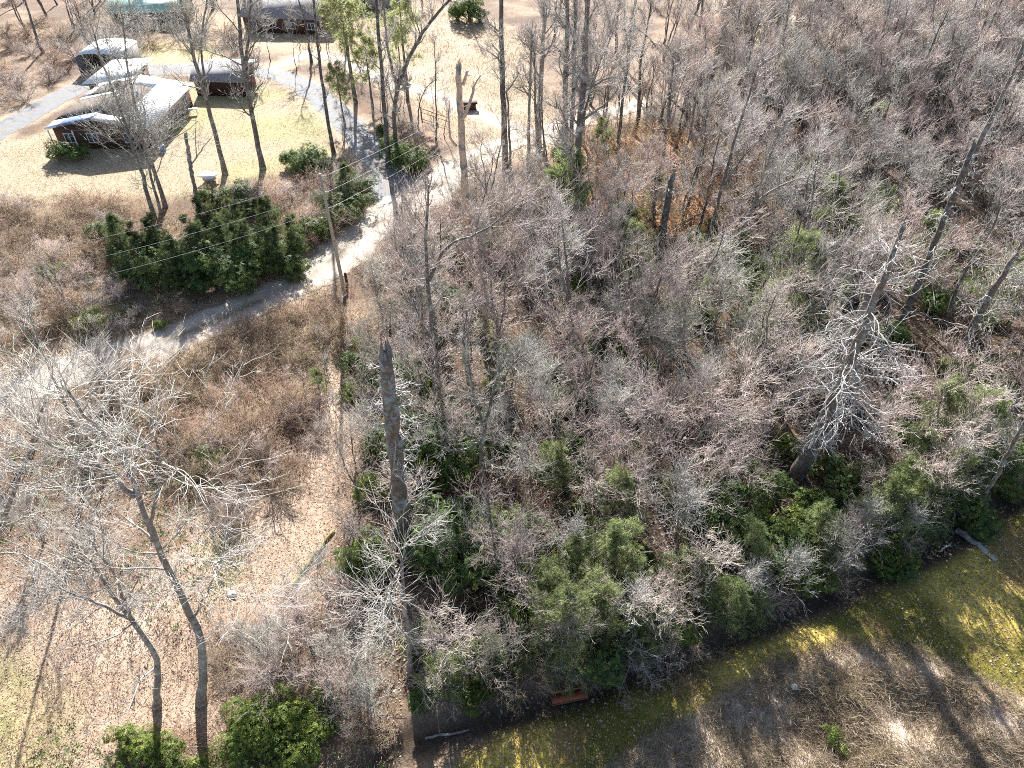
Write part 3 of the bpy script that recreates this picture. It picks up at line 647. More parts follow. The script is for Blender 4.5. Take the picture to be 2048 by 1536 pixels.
# small white garden table
p = ground(445, 226) if False else ground(388, 228); r = empty('garden_table', p, .2); tag(r, 'small white garden table just right of the windowed house wall', 'table')
box_obj('table_top', (0, 0, .7), (1.3, .8, .06), M_WHITE, r)
for x in (-.5, .5):
    for y in (-.28, .28): box_obj('leg', (x, y, .335), (.06, .06, .67), M_WHITE, r)

# ------------------------------------------------------------------ utility pole, wires
pb = ground(690, 590); top = V(640, 348, pb[1])
r = empty('utility_pole', pb); tag(r, 'tall pale wooden utility pole leaning at the edge of the gravel road', 'utility pole')
g = Geo(); ph = top - pb; Pp = np.array([ph * t for t in (-.03, .25, .5, .75, 1)]); g.tubes(Pp[None], np.array([[.19, .175, .16, .14, .12]]), 12, cap=True); link('pole', g.mesh('pole', [M_POLE], True), r)
for f_ in (.985, .87, .75):
    g = Geo(); c = ph * f_; g.tubes(np.array([[c + (.10, -.1, 0), c + (.30, -.1, .02), c + (.42, -.1, .05)]]), np.array([[.05, .06, .05]]), 8, cap=True); link('insulator', g.mesh('insulator', [M_STONE]), r)
g = Geo(); g.tubes(np.array([[ph * .74 + (-.25, 0, -.1), ph * .74 + (-.25, 0, -1.0)]]), np.array([[.05, .05]]), 6, cap=True); link('cable_riser', g.mesh('cable_riser', [M_CONC]), r)
pb2 = ground(1128, 250); r2 = empty('utility_pole', pb2); tag(r2, 'utility pole half hidden among the tall trunks past the field', 'utility pole')
g = Geo(); g.tubes(np.array([[(0, 0, -.3), (0, 0, 6), (0, 0, 11.5)]]), np.array([[.19, .16, .12]]), 10, cap=True); link('pole', g.mesh('pole', [M_POLE], True), r2)
def wire(a, b, sag, lab, rr=.011):
    t = np.linspace(0, 1, 40)[:, None]; q = a * (1 - t) + b * t; q[:, 2] -= (4 * sag * t * (1 - t))[:, 0]
    g = Geo(); o = a.copy(); g.tubes((q - o)[None], np.full((1, 40), rr), 4); w = link('power_line', g.mesh('power_line', [M_WIRE], True), None, o); tag(w, lab, 'cable', 'wires strung from the utility pole')
for i, (f_, yl) in enumerate(((.985, 500), (.87, 545), (.75, 590))):
    a = pb + ph * f_ + np.array([.42, -.1, .05]); nm = ('topmost', 'middle', 'lowest')[i]
    wire(a, pb2 + np.array([0, 0, 11.3 - 1.35 * i]), .9, nm + ' cable running right from the leaning utility pole')
    wire(a, G(-260, yl + 60, 9.5 - 1.35 * i), .9, nm + ' cable running left from the leaning utility pole')
for i, (px, py) in enumerate(((722, 440), (712, 455))):
    wire(pb + ph * (.9 if i == 0 else .74), ground(px, py) + np.array([0, 0, .05]), .05, ('upper' if i == 0 else 'lower') + ' guy wire slanting from the utility pole to the bank', .012)
p = ground(694, 568); r = empty('stub_post', p); tag(r, 'short dark wooden stub post right beside the utility pole foot', 'post')
g = Geo(); q = V(690, 546, p[1]) - p; g.tubes(np.array([q * 0 - (0, 0, .1), q * .5, q])[None], np.array([[.15, .145, .14]]), 10, cap=True); link('post', g.mesh('post', [M_DARKW], True), r)

# rusty bench-like frame at the wood's edge
p = ground(1138, 1402); r = empty('metal_bench', p, .2); tag(r, 'rusty red metal bench frame in the shade at the wood edge', 'bench')
box_obj('seat', (0, 0, .5), (2.1, .42, .06), M_RUST, r); box_obj('rail', (0, -.22, .38), (2.1, .05, .08), M_RUST, r); box_obj('backrest', (0, .3, .72), (1.9, .05, .14), M_RUST, r)
for x in (-.95, .95):
    for y in (-.18, .18): box_obj('leg', (x, y, .235), (.07, .07, .47), M_DARKW, r)
for x in (-.9, .9): box_obj('upright', (x, .27, .6), (.06, .05, .3), M_RUST, r)
CLEAR.append((p[0], p[1] + .6, 6.0, 2.2))
# white stones
def rock(px, py, s, lab, mat=M_STONE, seed=1, name='stone', cat='rock'):
    rng = np.random.default_rng(seed); p = ground(px, py); d = []
    nu, nv = 9, 6; v = []
    for j in range(nv + 1):
        for i in range(nu):
            th = math.pi * j / nv; ph_ = 2 * math.pi * i / nu; k = 1 + .18 * rng.normal(); v.append((math.sin(th) * math.cos(ph_) * s * k, math.sin(th) * math.sin(ph_) * s * .8 * k, math.cos(th) * s * .6 * k + s * .2))
    q = [(j * nu + i, j * nu + (i + 1) % nu, (j + 1) * nu + (i + 1) % nu, (j + 1) * nu + i) for j in range(nv) for i in range(nu)]
    g = Geo(); g.add(v, q=[x[::-1] for x in q]); tag(link(name, g.mesh(name, [mat], False), None, p), lab, cat)
rock(465, 1190, .30, 'white stone lying alone on the bright leaf litter clearing', seed=3)
rock(1588, 1374, .24, 'pale stone on the brown weedy bank at lower right', seed=4)
rock(1385, 1295, .2, 'small pale stone in the dark ditch below the wood', seed=5)
rock(770, 578, .22, 'small white stone by the brush right of the utility pole', seed=6)
rock(856, 330, .5, 'white boulder where the road meets the brush below the field', seed=7) if False else None
# brown timber block in the pale field, beyond the orange snag
p = ground(937, 218); r = empty('wooden_crate', p, .05); tag(r, 'brown wooden crate lying in the pale field behind the barkless snag', 'crate')
box_obj('box', (0, 0, .45), (2.2, 1.2, .9), M_BRICK, r); box_obj('lid', (.15, 0, .96), (2.4, 1.4, .1), M_DARKW, r)
# rail fence left of it
for i, (a_, b_) in enumerate((((843, 232), (874, 243)), ((874, 243), (900, 252)))):
    A = ground(*a_); B = ground(*b_); r = empty('rail_fence', A); tag(r, ('left' if i == 0 else 'right') + ' run of rusty two-rail fence left of the barkless snag', 'fence'); d = B - A
    for z in (.55, 1.1):
        g = Geo(); g.tubes(np.array([[(0, 0, z), d + (0, 0, z)]]), np.array([[.05, .05]]), 5, cap=True); link('rail', g.mesh('rail', [M_RUST]), r)
    g = Geo(); g.tubes(np.array([[(0, 0, -.2), (0, 0, 1.35)]]), np.array([[.09, .08]]), 7, cap=True); link('post', g.mesh('post', [M_RUST]), r)

# ------------------------------------------------------------------ dead snags
LM = []   # landmarks for labels: (x, y, text)
def lm(o, text): LM.append((o.location.x, o.location.y, text)); return o
LM += [(-54, 98, 'the brown house'), (float(pb[0]), float(pb[1]), 'the utility pole'), (float(sc_[0]), float(sc_[1]), 'the brown shed')]
lm(snag('dead_snag', 'thick dead snag with white broken twigs round its splintered top, centre left', [(806, 1078), (797, 960), (785, 850), (775, 760), (771, 712)], .55, .36, 11, nb=46, bl=1.3, t0=.42, sub=5, ang=1.45, twr=.026, prof=[.5, .5, .5, .9, 1.1, .8]), 'the thick centre snag')
lm(snag('dead_snag', 'tall barkless orange snag with one forked limb, at the edge of the pale field', [(942, 560), (935, 460), (929, 370), (922, 260), (917, 135)], .42, .24, 12, nb=9, bl=.8, t0=.55, sub=2, mat=M_BARE,
   limbs=[([(924, 238, 0), (938, 215, -.3), (947, 180, -.5), (951, 165, -.6), (962, 150, -.4)], .2, .05), ([(925, 170, 0), (931, 155, .1), (935, 141, .2)], .16, .10), ([(914, 292, 0), (900, 285, .2), (897, 262, .2), (898, 200, .3)], .15, .04)]), 'the tall barkless snag')
lm(snag('dead_snag', 'dark leafless snag snapped off at a jagged pale top, right of centre', [(1318, 525), (1325, 470), (1334, 410), (1343, 356)], .40, .27, 13, nb=8, bl=1.5, t0=.8, sub=4, mat=M_DKSNAG), 'the dark snapped snag')
lm(snag('dead_snag', 'long dark snag leaning right with a pale barkless foot, upper right', [(1800, 655), (1846, 545), (1882, 450), (1915, 370), (1948, 290)], .31, .17, 14, nb=30, bl=1.9, t0=.3, sub=4, mat=M_DKSNAG), 'the long leaning snag')
lm(snag('dead_snag', 'slim snag with short white stubs at the upper right edge', [(1868, 480), (1930, 345), (1980, 240), (2020, 160), (2046, 90)], .34, .12, 15, nb=34, bl=1.5, t0=.15, sub=3), 'the slim stubbed snag')
lm(snag('dead_snag', 'big leaning dead conifer bristling with drooping white curled branches, right side', [(1594, 950), (1640, 860), (1690, 745), (1740, 625), (1780, 520), (1803, 462)], .52, .13, 16, nb=105, bl=3.0, t0=.12, sub=5, droop=.07, ang=1.35, twr=.028, subl=.5, thin=False, prof=[.3, .35, .8, 1.25, .9, .4]), 'the white-branched dead conifer')
lm(snag('dead_snag', 'dark bare trunk standing close behind the white-branched dead conifer', [(1640, 870), (1670, 770), (1700, 680), (1736, 590)], .33, .18, 17, nb=10, bl=1.6, t0=.5, sub=3), 'the white-branched dead conifer')
lm(snag('dead_snag', 'leaning dead tree with crooked white limbs at the right picture edge', [(1918, 710), (1952, 640), (1990, 575), (2030, 510), (2075, 440)], .34, .14, 18, nb=30, bl=2.4, t0=.2, sub=4, twr=.026), 'the dead tree at the right edge')
snag('dead_snag', 'broken pale trunk in the far thicket below the gravel road, upper right', [(1580, 140), (1590, 108), (1598, 72)], .5, .3, 19, nb=6, bl=2.0, t0=.5, sub=4)
snag('broken_tree', 'broken grey trunk with one live side branch left of the forked lawn tree', [(398, 418), (388, 370), (378, 310), (371, 268)], .26, .17, 20, nb=3, bl=.8, t0=.5, sub=3, mat=M_PALE, limbs=[([(381, 330, 0), (392, 315, 0), (405, 300, 0), (412, 285, .1), (424, 275, .2)], .10, .04), ([(393, 315, 0), (392, 290, 0), (391, 255, 0), (392, 230, 0)], .06, .02)])
snag('dead_snag', 'pale barkless pole tree behind the ditch at far right', [(1945, 1035), (1990, 955), (2060, 825)], .17, .1, 22, nb=16, bl=1.0, t0=.3, sub=3)

# ------------------------------------------------------------------ tall live trees, traced
lm(hero('bare_tree', 'tall forked bare tree standing on the lawn right of the house', [([(450, 348), (437, 290), (415, 210), (402, 160), (385, 100), (360, 30), (345, -60)], .33, .35), ([(404, 190), (410, 130), (403, 60), (405, -40)], .16, .4)], seed=1, limb=4.2, t0=.35, dens=.8, matT=M_PALE), 'the forked lawn tree') if False else None
def hero2(name, label, stems_px, forks=(), **kw):
    """stems from the ground plus forks that leave a stem above the ground, in the same depth plane"""
    path, b = hero_path(stems_px[0][0]); stems = [(np.array(path) - b, stems_px[0][1], stems_px[0][2])]
    for pxs, r0, rt in stems_px[1:]:
        pp, bb = hero_path(pxs); stems.append((np.array(pp) - b, r0, rt))
    for pxs, r0, rt in forks: stems.append((np.array([V(x, y, b[1] + (.0 if i == 0 else kw.get('fd', .4) * i)) for i, (x, y) in enumerate(pxs)]) - b, r0, rt))
    kw.pop('fd', None); kw.setdefault('minr', max(.011, .00021 * float(np.hypot(b[1], 30)))); ms = grow(kw.pop('seed'), stems, **kw); TREES.append((b[0], b[1])); CLEAR.append((b[0], b[1], 4.5, 2.0)); return put_tree(name, ms, b, 0, 1, label, 'tree', None)
lm(hero2('bare_tree', 'tall forked bare tree on the lawn, trunk base next to the white box', [([(450, 348), (437, 290), (415, 210), (402, 160), (385, 100), (368, 30), (350, -60)], .33, .4)], [([(416, 215), (408, 150), (400, 90), (412, 10), (425, -60)], .17, .4)], seed=1, limb=3.8, t0=.4, dens=1.1, matT=M_PALE, matC=M_PALE), 'the forked lawn tree')
lm(hero2('bare_tree', 'tall straight bare tree right of the forked one at the lawn edge', [([(526, 338), (512, 270), (497, 190), (485, 120), (478, 40), (470, -60)], .36, .4)], [([(490, 130), (498, 80), (500, 20), (510, -60)], .18, .4)], seed=2, limb=4.2, t0=.3, dens=1.1), 'the straight lawn tree')
lm(hero2('bare_tree', 'cluster of three pale leaning trunks whose crown spreads over the house', [([(308, 436), (285, 350), (262, 285), (235, 200), (205, 130), (190, 70)], .27, .25), ([(331, 414), (305, 330), (280, 250), (262, 180), (250, 100), (245, 30)], .27, .25), ([(322, 425), (300, 350), (290, 300), (275, 240)], .2, .4)], seed=3, limb=5.6, t0=.28, dens=1.3, matT=M_PALE, matC=M_PALE, up=.09), 'the three leaning trunks')
lm(hero2('bare_tree', 'slim dark tree standing between driveway and lawn', [([(668, 308), (655, 240), (642, 150), (632, 60), (622, -50)], .26, .45)], seed=4, limb=2.2, t0=.3, dens=.7), 'the slim driveway tree')
lm(hero2('bare_tree', 'dark upright tree in the green thicket by the road junction', [([(778, 335), (772, 260), (766, 170), (758, 80), (750, -50)], .33, .45)], seed=5, limb=3.4, t0=.3, dens=.95), 'the junction tree')
lm(hero2('bare_tree', 'mossy tree with a thick limb sweeping right, beside the junction tree', [([(792, 320), (788, 230), (792, 190), (800, 160)], .32, .7)], [([(798, 165), (815, 120), (845, 65), (875, 25), (910, -10)], .27, .5), ([(795, 180), (780, 120), (770, 50), (765, -30)], .2, .5)], seed=6, limb=3.2, t0=.35, dens=.75, fd=.1), 'the mossy swept tree')
hero2('bare_tree', 'straight dark tree left of a pair at the pale field edge', [([(1012, 352), (1009, 260), (1005, 150), (1003, 50), (1002, -50)], .40, .5)], seed=7, limb=3.0, t0=.42, dens=1.0)
hero2('bare_tree', 'slimmer companion trunk close beside the straight field edge tree', [([(1022, 345), (1018, 260), (1014, 180)], .18, .5)], seed=8, limb=1.4, t0=.5, dens=.35)
hero2('bare_tree', 'pale mottled trunk in the middle of the row behind the pale field', [([(1057, 330), (1058, 230), (1061, 140), (1063, 60)], .24, .4)], seed=9, limb=3.0, t0=.45, dens=1.0, matT=M_PALE)
lm(hero2('bare_tree', 'tallest of the dense group of dark trunks above centre', [([(1152, 475), (1150, 390), (1158, 270), (1168, 160), (1172, 60), (1178, -50)], .46, .4)], [([(1160, 250), (1185, 170), (1205, 110), (1230, 60)], .14, .3)], seed=10, limb=4.2, t0=.35, dens=1.25), 'the tallest dark trunk')
hero2('bare_tree', 'dark trunk left of the tallest in the group above centre', [([(1128, 378), (1130, 280), (1132, 170), (1134, 60), (1135, -40)], .42, .4)], seed=11, limb=3.8, t0=.38, dens=1.2)
hero2('bare_tree', 'broad pale trunk at the field corner behind the dark group', [([(1076, 292), (1080, 200), (1085, 110), (1088, 30)], .42, .5)], seed=12, limb=4.2, t0=.4, dens=1.1, matT=M_PALE)
hero2('bare_tree', 'narrow dark trunk between the tallest tree and its left neighbour', [([(1140, 395), (1143, 290), (1147, 180), (1150, 60), (1152, -40)], .3, .4)], seed=31, limb=3.4, t0=.42, dens=1.0)
hero2('bare_tree', 'straight dark tree standing alone right of the tall trunk group', [([(1232, 335), (1240, 250), (1250, 160), (1262, 60)], .28, .3)], seed=32, limb=3.2, t0=.4, dens=1.0)
hero2('bare_tree', 'long thin leaning tree right of the dark snapped snag', [([(1405, 545), (1425, 440), (1455, 330), (1490, 210), (1520, 120)], .25, .25)], [([(1440, 385), (1480, 320), (1530, 270), (1570, 230)], .12, .3)], seed=33, limb=3.4, t0=.35, dens=.9)
hero2('bare_tree', 'grey forked tree arching right above the green hollow, right centre', [([(1455, 560), (1480, 470), (1510, 400), (1560, 370), (1620, 350)], .24, .25)], [([(1500, 430), (1530, 340), (1560, 260)], .13, .3)], seed=34, limb=2.8, t0=.35, dens=.8, matT=M_PALE)
hero2('bare_tree', 'dark tree with crooked fork left of the white-branched conifer', [([(1620, 700), (1640, 640), (1652, 560), (1648, 500)], .2, .3)], [([(1640, 640), (1680, 560), (1720, 500)], .12, .3)], seed=35, limb=2.4, t0=.4, dens=.7)
hero2('bare_tree', 'far dark tree rising over the top edge, upper right', [([(1380, 190), (1392, 110), (1402, 40), (1408, -50)], .34, .4)], seed=36, limb=3.6, t0=.35, dens=1.0)
hero2('bare_tree', 'far two-stemmed tree with upswept limbs, top right', [([(1690, 190), (1698, 130), (1712, 60), (1720, -20)], .28, .3)], [([(1696, 150), (1660, 90), (1640, 20)], .16, .3)], seed=37, limb=3.2, t0=.35, dens=.9)
hero2('bare_tree', 'far crooked tree below the pale top-right clearing', [([(1815, 170), (1800, 110), (1822, 60), (1850, 20)], .3, .3)], [([(1803, 120), (1780, 60), (1770, 0)], .16, .3)], seed=38, limb=3.4, t0=.35, dens=.9)
lm(hero2('bare_tree', 'pink-twigged tree whose long side branch reaches right over the road end', [([(874, 800), (868, 700), (858, 600), (850, 520), (852, 440), (858, 370)], .25, .25)], [([(858, 560), (890, 490), (950, 470), (1000, 440), (1040, 400)], .13, .3)], seed=13, limb=3.2, t0=.38, dens=.85, matC=M_PINK), 'the pink tree by the road')
lm(hero2('bare_tree', 'grey dead-looking tree with crooked low limbs in the green hollow, centre', [([(965, 1010), (962, 920), (968, 860), (985, 790), (998, 735)], .22, .3)], [([(966, 850), (945, 780), (935, 720)], .10, .3), ([(964, 880), (930, 902), (890, 898), (850, 880)], .10, .3), ([(966, 860), (990, 780), (1030, 720), (1060, 700)], .09, .3)], seed=14, limb=2.2, t0=.3, dens=.55, matC=M_PALE, fd=.2), 'the crooked hollow tree')
lm(hero2('bare_tree', 'white-branched tree in front of the thick centre snag', [([(822, 1345), (818, 1290), (810, 1220), (804, 1150), (798, 1085)], .20, .2)], seed=15, limb=4.6, t0=.22, dens=.95, matT=M_PALE, matC=M_PALE, ang=1.25, minr=.014, up=.035), 'the white-branched front tree')
lm(hero2('bare_tree', 'large pale tree at lower left with a bent trunk, the right one of two', [([(400, 1405), (404, 1340), (410, 1292), (385, 1235), (345, 1155), (300, 1060), (262, 960), (235, 880)], .27, .3)], [([(385, 1240), (420, 1170), (445, 1110)], .07, .3), ([(310, 1080), (270, 960), (200, 860), (130, 780)], .13, .3), ([(300, 1060), (315, 980), (318, 900), (300, 830)], .09, .3), ([(270, 990), (190, 930), (80, 880)], .12, .3)], seed=16, limb=4.0, t0=.42, dens=.75, matT=M_PALE, matC=M_PALE, up=.03, minr=.011, fd=-.3), 'the right lower-left tree')
lm(hero2('bare_tree', 'wide pale tree at lower left with a crooked trunk, the left one of two', [([(310, 1412), (318, 1350), (318, 1320), (298, 1290), (265, 1240), (225, 1190), (180, 1120)], .21, .3)], [([(265, 1240), (230, 1150), (180, 1080)], .1, .3), ([(258, 1235), (180, 1200), (100, 1170)], .09, .3)], seed=17, limb=3.6, t0=.35, dens=.8, matT=M_PALE, matC=M_PALE, up=.03, minr=.011, fd=-.2), 'the left lower-left tree')
hero2('bare_tree', 'pale tree leaning in from the left picture edge', [([(-60, 1250), (-20, 1120), (20, 1000), (60, 900), (90, 800)], .24, .2)], seed=18, limb=4.2, t0=.3, dens=1.0, matT=M_PALE, matC=M_PALE, up=.04, minr=.011)
hero2('bare_tree', 'pale tree on the road bank at the left, reaching over the gravel', [([(175, 945), (150, 860), (110, 760), (80, 690), (60, 630)], .18, .2)], seed=19, limb=2.4, t0=.25, dens=.8, matT=M_PALE, matC=M_PALE, up=.06)
hero2('bare_tree', 'tall dark tree in the right half rising from the orange leaves', [([(1325, 345), (1330, 270), (1342, 180), (1350, 100)], .26, .3)], seed=20, limb=3.4, t0=.35, dens=1.1)
hero2('bare_tree', 'lone curved thin tree in front of the pale field', [([(835, 255), (838, 210), (850, 175), (870, 160)], .12, .3)], seed=21, limb=1.4, t0=.5, dens=.35)
hero2('bare_tree', 'thin upright tree in the pale field left of the barkless snag', [([(873, 285), (872, 200), (870, 120), (868, 80)], .13, .3)], seed=22, limb=1.8, t0=.4, dens=.5)
hero2('bare_tree', 'dark leaning far tree crossing the pale clearing, top right', [([(1625, 130), (1645, 70), (1662, 0), (1672, -60)], .42, .5)], seed=23, limb=3.2, t0=.4, dens=.7)

# fallen logs ---------------------------------------------------------------------
M_MOSS = simple('mossy_log', (.26, .25, .07), .95, .0, 5, .6, col2=(.14, .10, .06))
def log(name, label, a, b, r0, r1, mat, ha=.1, hb=.1, seed=1, br=0):
    rng = np.random.default_rng(seed); A = ground(*a) + (0, 0, ha); B = ground(*b) + (0, 0, hb); P = spline(np.array([A, A * .5 + B * .5 + (0, 0, .05), B]) - A, 12); P[1:-1] += rng.normal(size=(10, 3)) * .03
    g = Geo(); g.tubes(P[None], np.linspace(r0, r1, 12)[None], 9, cap=True); r = empty(name, A); link('trunk', g.mesh('trunk', [mat], True), r)
    if br:
        g = Geo(); P1, R1 = spawn(rng, P[None], np.linspace(r0, r1, 12)[None], br, .2, 1, .9, lambda t, l: .35 * l * (1.1 - t) + .3, 5, up=.05, jit=.2, rr=.3, minr=.02); g.tubes(P1, R1, 4, a=.7)
        P2, R2 = spawn(rng, P1, R1, 6, .2, 1, .8, lambda t, l: .4 * l, 4, jit=.2, rr=.6, minr=.012); g.tubes(P2, R2, 3, a=.9, tip=True); link('branches', g.mesh('branches', [mat]), r)
    tag(r, label, 'log'); return r
log('fallen_log', 'mossy log lying in the brown brush below the road', (535, 872), (640, 748), .17, .12, M_MOSS, seed=2)
log('fallen_log', 'mossy log beside the leaf litter clearing at lower left', (578, 1180), (668, 1062), .16, .10, M_MOSS, seed=3)
log('fallen_log', 'pale leaning log caught high in the brush above the hollow', (890, 668), (1030, 590), .17, .10, M_PALE, .6, 2.6, 4, 8)
log('fallen_log', 'thin pale log propped up right of the leaning one', (1062, 606), (1128, 545), .12, .06, M_PALE, .5, 2.0, 5, 7)
log('fallen_log', 'grey log with root debris by the ditch at far right', (1912, 1062), (1990, 1122), .24, .15, M_PALE, .15, .12, 6, 5)
log('fallen_log', 'thin pale log lying along the ditch at bottom centre', (850, 1478), (938, 1462), .08, .06, M_PALE, .1, .1, 7)
log('fallen_log', 'small white plank-like log in the dark ditch at far right', (1875, 1108), (1895, 1095), .06, .05, M_STONE, .3, .4, 8)
log('fallen_log', 'fallen trunk across the wood behind the white-branched conifer', (1560, 730), (1660, 640), .18, .12, M_BARK, .3, .6, 9, 5)
log('fallen_log', 'orange-brown log lying in the hollow near centre', (975, 985), (1030, 995), .08, .05, M_BARE, .3, .5, 10)
log('fallen_log', 'pale curved log beside the dark snapped snag', (1352, 458), (1400, 432), .2, .15, M_PALE, .3, .3, 11)

# ------------------------------------------------------------------ repeated plants
rng = np.random.default_rng(99); random.seed(5)
PROTO = []
for i, (h, r, f, m, dn, lb) in enumerate([(10.5, .17, 2, M_PINK, .95, 2.6), (9, .13, 2, M_PALE, .9, 2.5), (14, .2, 1, M_BARK, .9, 2.5), (8, .11, 3, M_PINK, .75, 2.0), (11.5, .16, 2, M_PINK, .95, 2.8), (7.5, .10, 3, M_PALE, .75, 2.2), (15.5, .2, 2, M_BARK, .85, 2.5)]):
    PROTO.append(grow(100 + i, straight(200 + i, h, r, .7, f), limb=lb * 1.35, t0=.25, dens=dn * .82, matT=M_BARK if m is not M_PALE else M_PALE, matC=m, up=.08, S0=7, ang=.9, minr=.0145))
FAR = []
for i, (h, r, f, m, lb) in enumerate([(14, .26, 2, M_PINK, 3.3), (12, .2, 2, M_PALE, 3.0), (17, .30, 1, M_BARK, 3.3), (13, .21, 3, M_PINK, 3.0)]):
    FAR.append(grow(120 + i, straight(220 + i, h, r, .7, f), limb=lb, t0=.42, dens=.78, matT=M_BARK, matC=m, up=.13, S0=6, ang=.62, minr=.021, fine=False, twl=1.1))
FKIND = ['reddish', 'pale grey', 'tall brown', 'many-stemmed reddish']
KIND = ['reddish', 'pale grey', 'tall brown', 'many-stemmed reddish', 'broad reddish', 'small pale many-stemmed', 'tall two-stemmed grey']
SAP = [grow(140 + i, straight(240 + i, h, .06, .5, 1), limb=1.5, t0=.25, dens=.6, minr=.014, matT=M_BARK, matC=M_BARK, S0=5, fine=False) for i, h in enumerate((6.5, 8.5, 5.2))]
BUSH = [bush(300, 2.2, 1.5, 16), bush(301, 1.6, 1.4, 18, .16), bush(302, 2.8, 1.8, 16, .06, M_PALE), bush(303, 2.0, 1.5, 14, .12, M_PINK)]
BKIND = ['brown arching', 'low tangled brown', 'taller grey', 'reddish']
RHO = [rhodo(400, 1.8, 2.6, 800, M_RHODO), rhodo(401, 1.5, 2.2, 650, M_RHODO), rhodo(402, 2.0, 3.2, 900, M_RHODO)]
BRI = [rhodo(410, 1.6, 2.0, 1000, M_BRIGHT, .14), rhodo(411, 1.3, 1.5, 650, M_BRIGHT, .13)]
HEM = [conifer(500, 8.0, 2.3, M_HEM, .8), conifer(501, 5.5, 1.9, M_HEM, .65)]
HEMD = [conifer(520, 7.0, 1.9, M_HEMD, .8), conifer(521, 6.0, 1.6, M_HEMD, .7)]
PIN = [conifer(510, 9.0, 2.6, M_PINE, .55, .35, .30, -.03, 1.0, .055, 8)]
# small orange-leaved saplings
def beech(seed, h=4.5):
    rg = np.random.default_rng(seed); st = straight(seed, h, .05, .3, 1); t, c = grow(seed, st, limb=1.4, t0=.1, dens=.55, S0=5, fine=False); n = 1000
    rr_ = rg.random(n) ** .5 * 1.3; a = rg.random(n) * 6.28; z = rg.uniform(.15, .95, n) * h; p = np.stack([np.cos(a) * rr_, np.sin(a) * rr_, z], 1)
    d = norm(rg.normal(size=(n, 3))); s = norm(np.cross(d, rg.normal(size=(n, 3)))); L = .16; g = Geo()
    g.add(np.stack([p, p + d * L * .5 + s * .04, p + d * L, p + d * L * .5 - s * .04], 1).reshape(-1, 3), q=np.arange(n * 4).reshape(-1, 4), a=np.repeat(rg.random(n), 4))
    return t, c, g.mesh('dry_leaves', [M_BEECH])
BEE = [beech(600), beech(601, 5.5)]

USED = {}
LM += [(*map(float, ground(1138, 1402)[:2]), 'the rusty bench'), (*map(float, ground(465, 1190)[:2]), 'the white stone'), (*map(float, ground(937, 218)[:2]), 'the field crate'), (*map(float, ground(1580, 140)[:2]), 'the far broken trunk'),
       (*map(float, ground(1325, 345)[:2]), 'the orange leaves'), (*map(float, ground(960, 640)[:2]), 'the leaning log'), (*map(float, ground(1950, 1090)[:2]), 'the ditch log'), (*map(float, ground(90, 60)[:2]), 'the top-left slope'),
       (*map(float, ground(1850, 40)[:2]), 'the top-right clearing'), (*map(float, ground(1560, 720)[:2]), 'the long fallen trunk'), (*map(float, ground(1230, 60)[:2]), 'the far end of the road'), (*map(float, ground(120, 600)[:2]), 'the left bank'), (*map(float, ground(1150, 720)[:2]), 'the middle hollow'), (*map(float, ground(1350, 1000)[:2]), 'the lower wood centre')]
def where(x, y, full=False):
    D = sorted(((x - a) ** 2 + (y - b) ** 2, a, b, t) for a, b, t in LM); d = D[0]; dist = math.sqrt(d[0]); dx, dy = x - d[1], y - d[2]
    side = ('right of' if dx > 0 else 'left of') if abs(dx) > 1.6 * abs(dy) else ('behind' if dy > 0 else 'in front of') if abs(dy) > 1.6 * abs(dx) else (('behind-right of' if dx > 0 else 'behind-left of') if dy > 0 else ('front-right of' if dx > 0 else 'front-left of'))
    near = 'close' if dist < 5 else 'just' if dist < 9 else 'a bit' if dist < 15 else 'well' if dist < 26 else 'far'
    second = next(t for _, _, _, t in D[1:] if t != d[3])
    return near + ' ' + side + ' ' + d[3] + (', towards ' + second if full else '')
def lab(kind, x, y, grp, sc=None):
    if sc is not None: kind = ('smallish ' if sc < .33 else 'big ' if sc > .66 else '') + kind
    base = kind + ' ' + where(x, y); k = USED.get(base, 0); USED[base] = k + 1
    if k: base = kind + ' ' + where(x, y, True)
    for cut in (', towards the ', ' the '):
        if len(base.replace('-', ' ').split()) > 16: base = base.replace(cut, cut[:-4] if cut[0] == ',' else ' ', 1)
    for w in ('smallish ', 'big ', 'feathery ', 'leafy '):
        if len(base.replace('-', ' ').split()) > 16 and w in base[:40]: base = base.replace(w, '', 1)
    return base
def free(x, y, dmin):
    for a, b_, L, W in CLEAR:
        d = b_ - y
        if -1 < d < L:
            u = math.hypot(a, b_); k = (b_ - d) / b_
            if abs(x - a * k) < W: return False
    return all((x - a) ** 2 + (y - b) ** 2 > dmin * dmin for a, b in TREES)
def img(x, y, z=0):
    """pixel of a ground point, used only to leave out plants the photograph shows nothing of"""
    dz = z - H; zc = -(y * -math.cos(PITCH) + dz * math.sin(PITCH)) ; zc = y * math.cos(PITCH) - dz * math.sin(PITCH); yc = y * math.sin(PITCH) + dz * math.cos(PITCH)
    return 1024 + F * x / zc, 768 - F * yc / zc
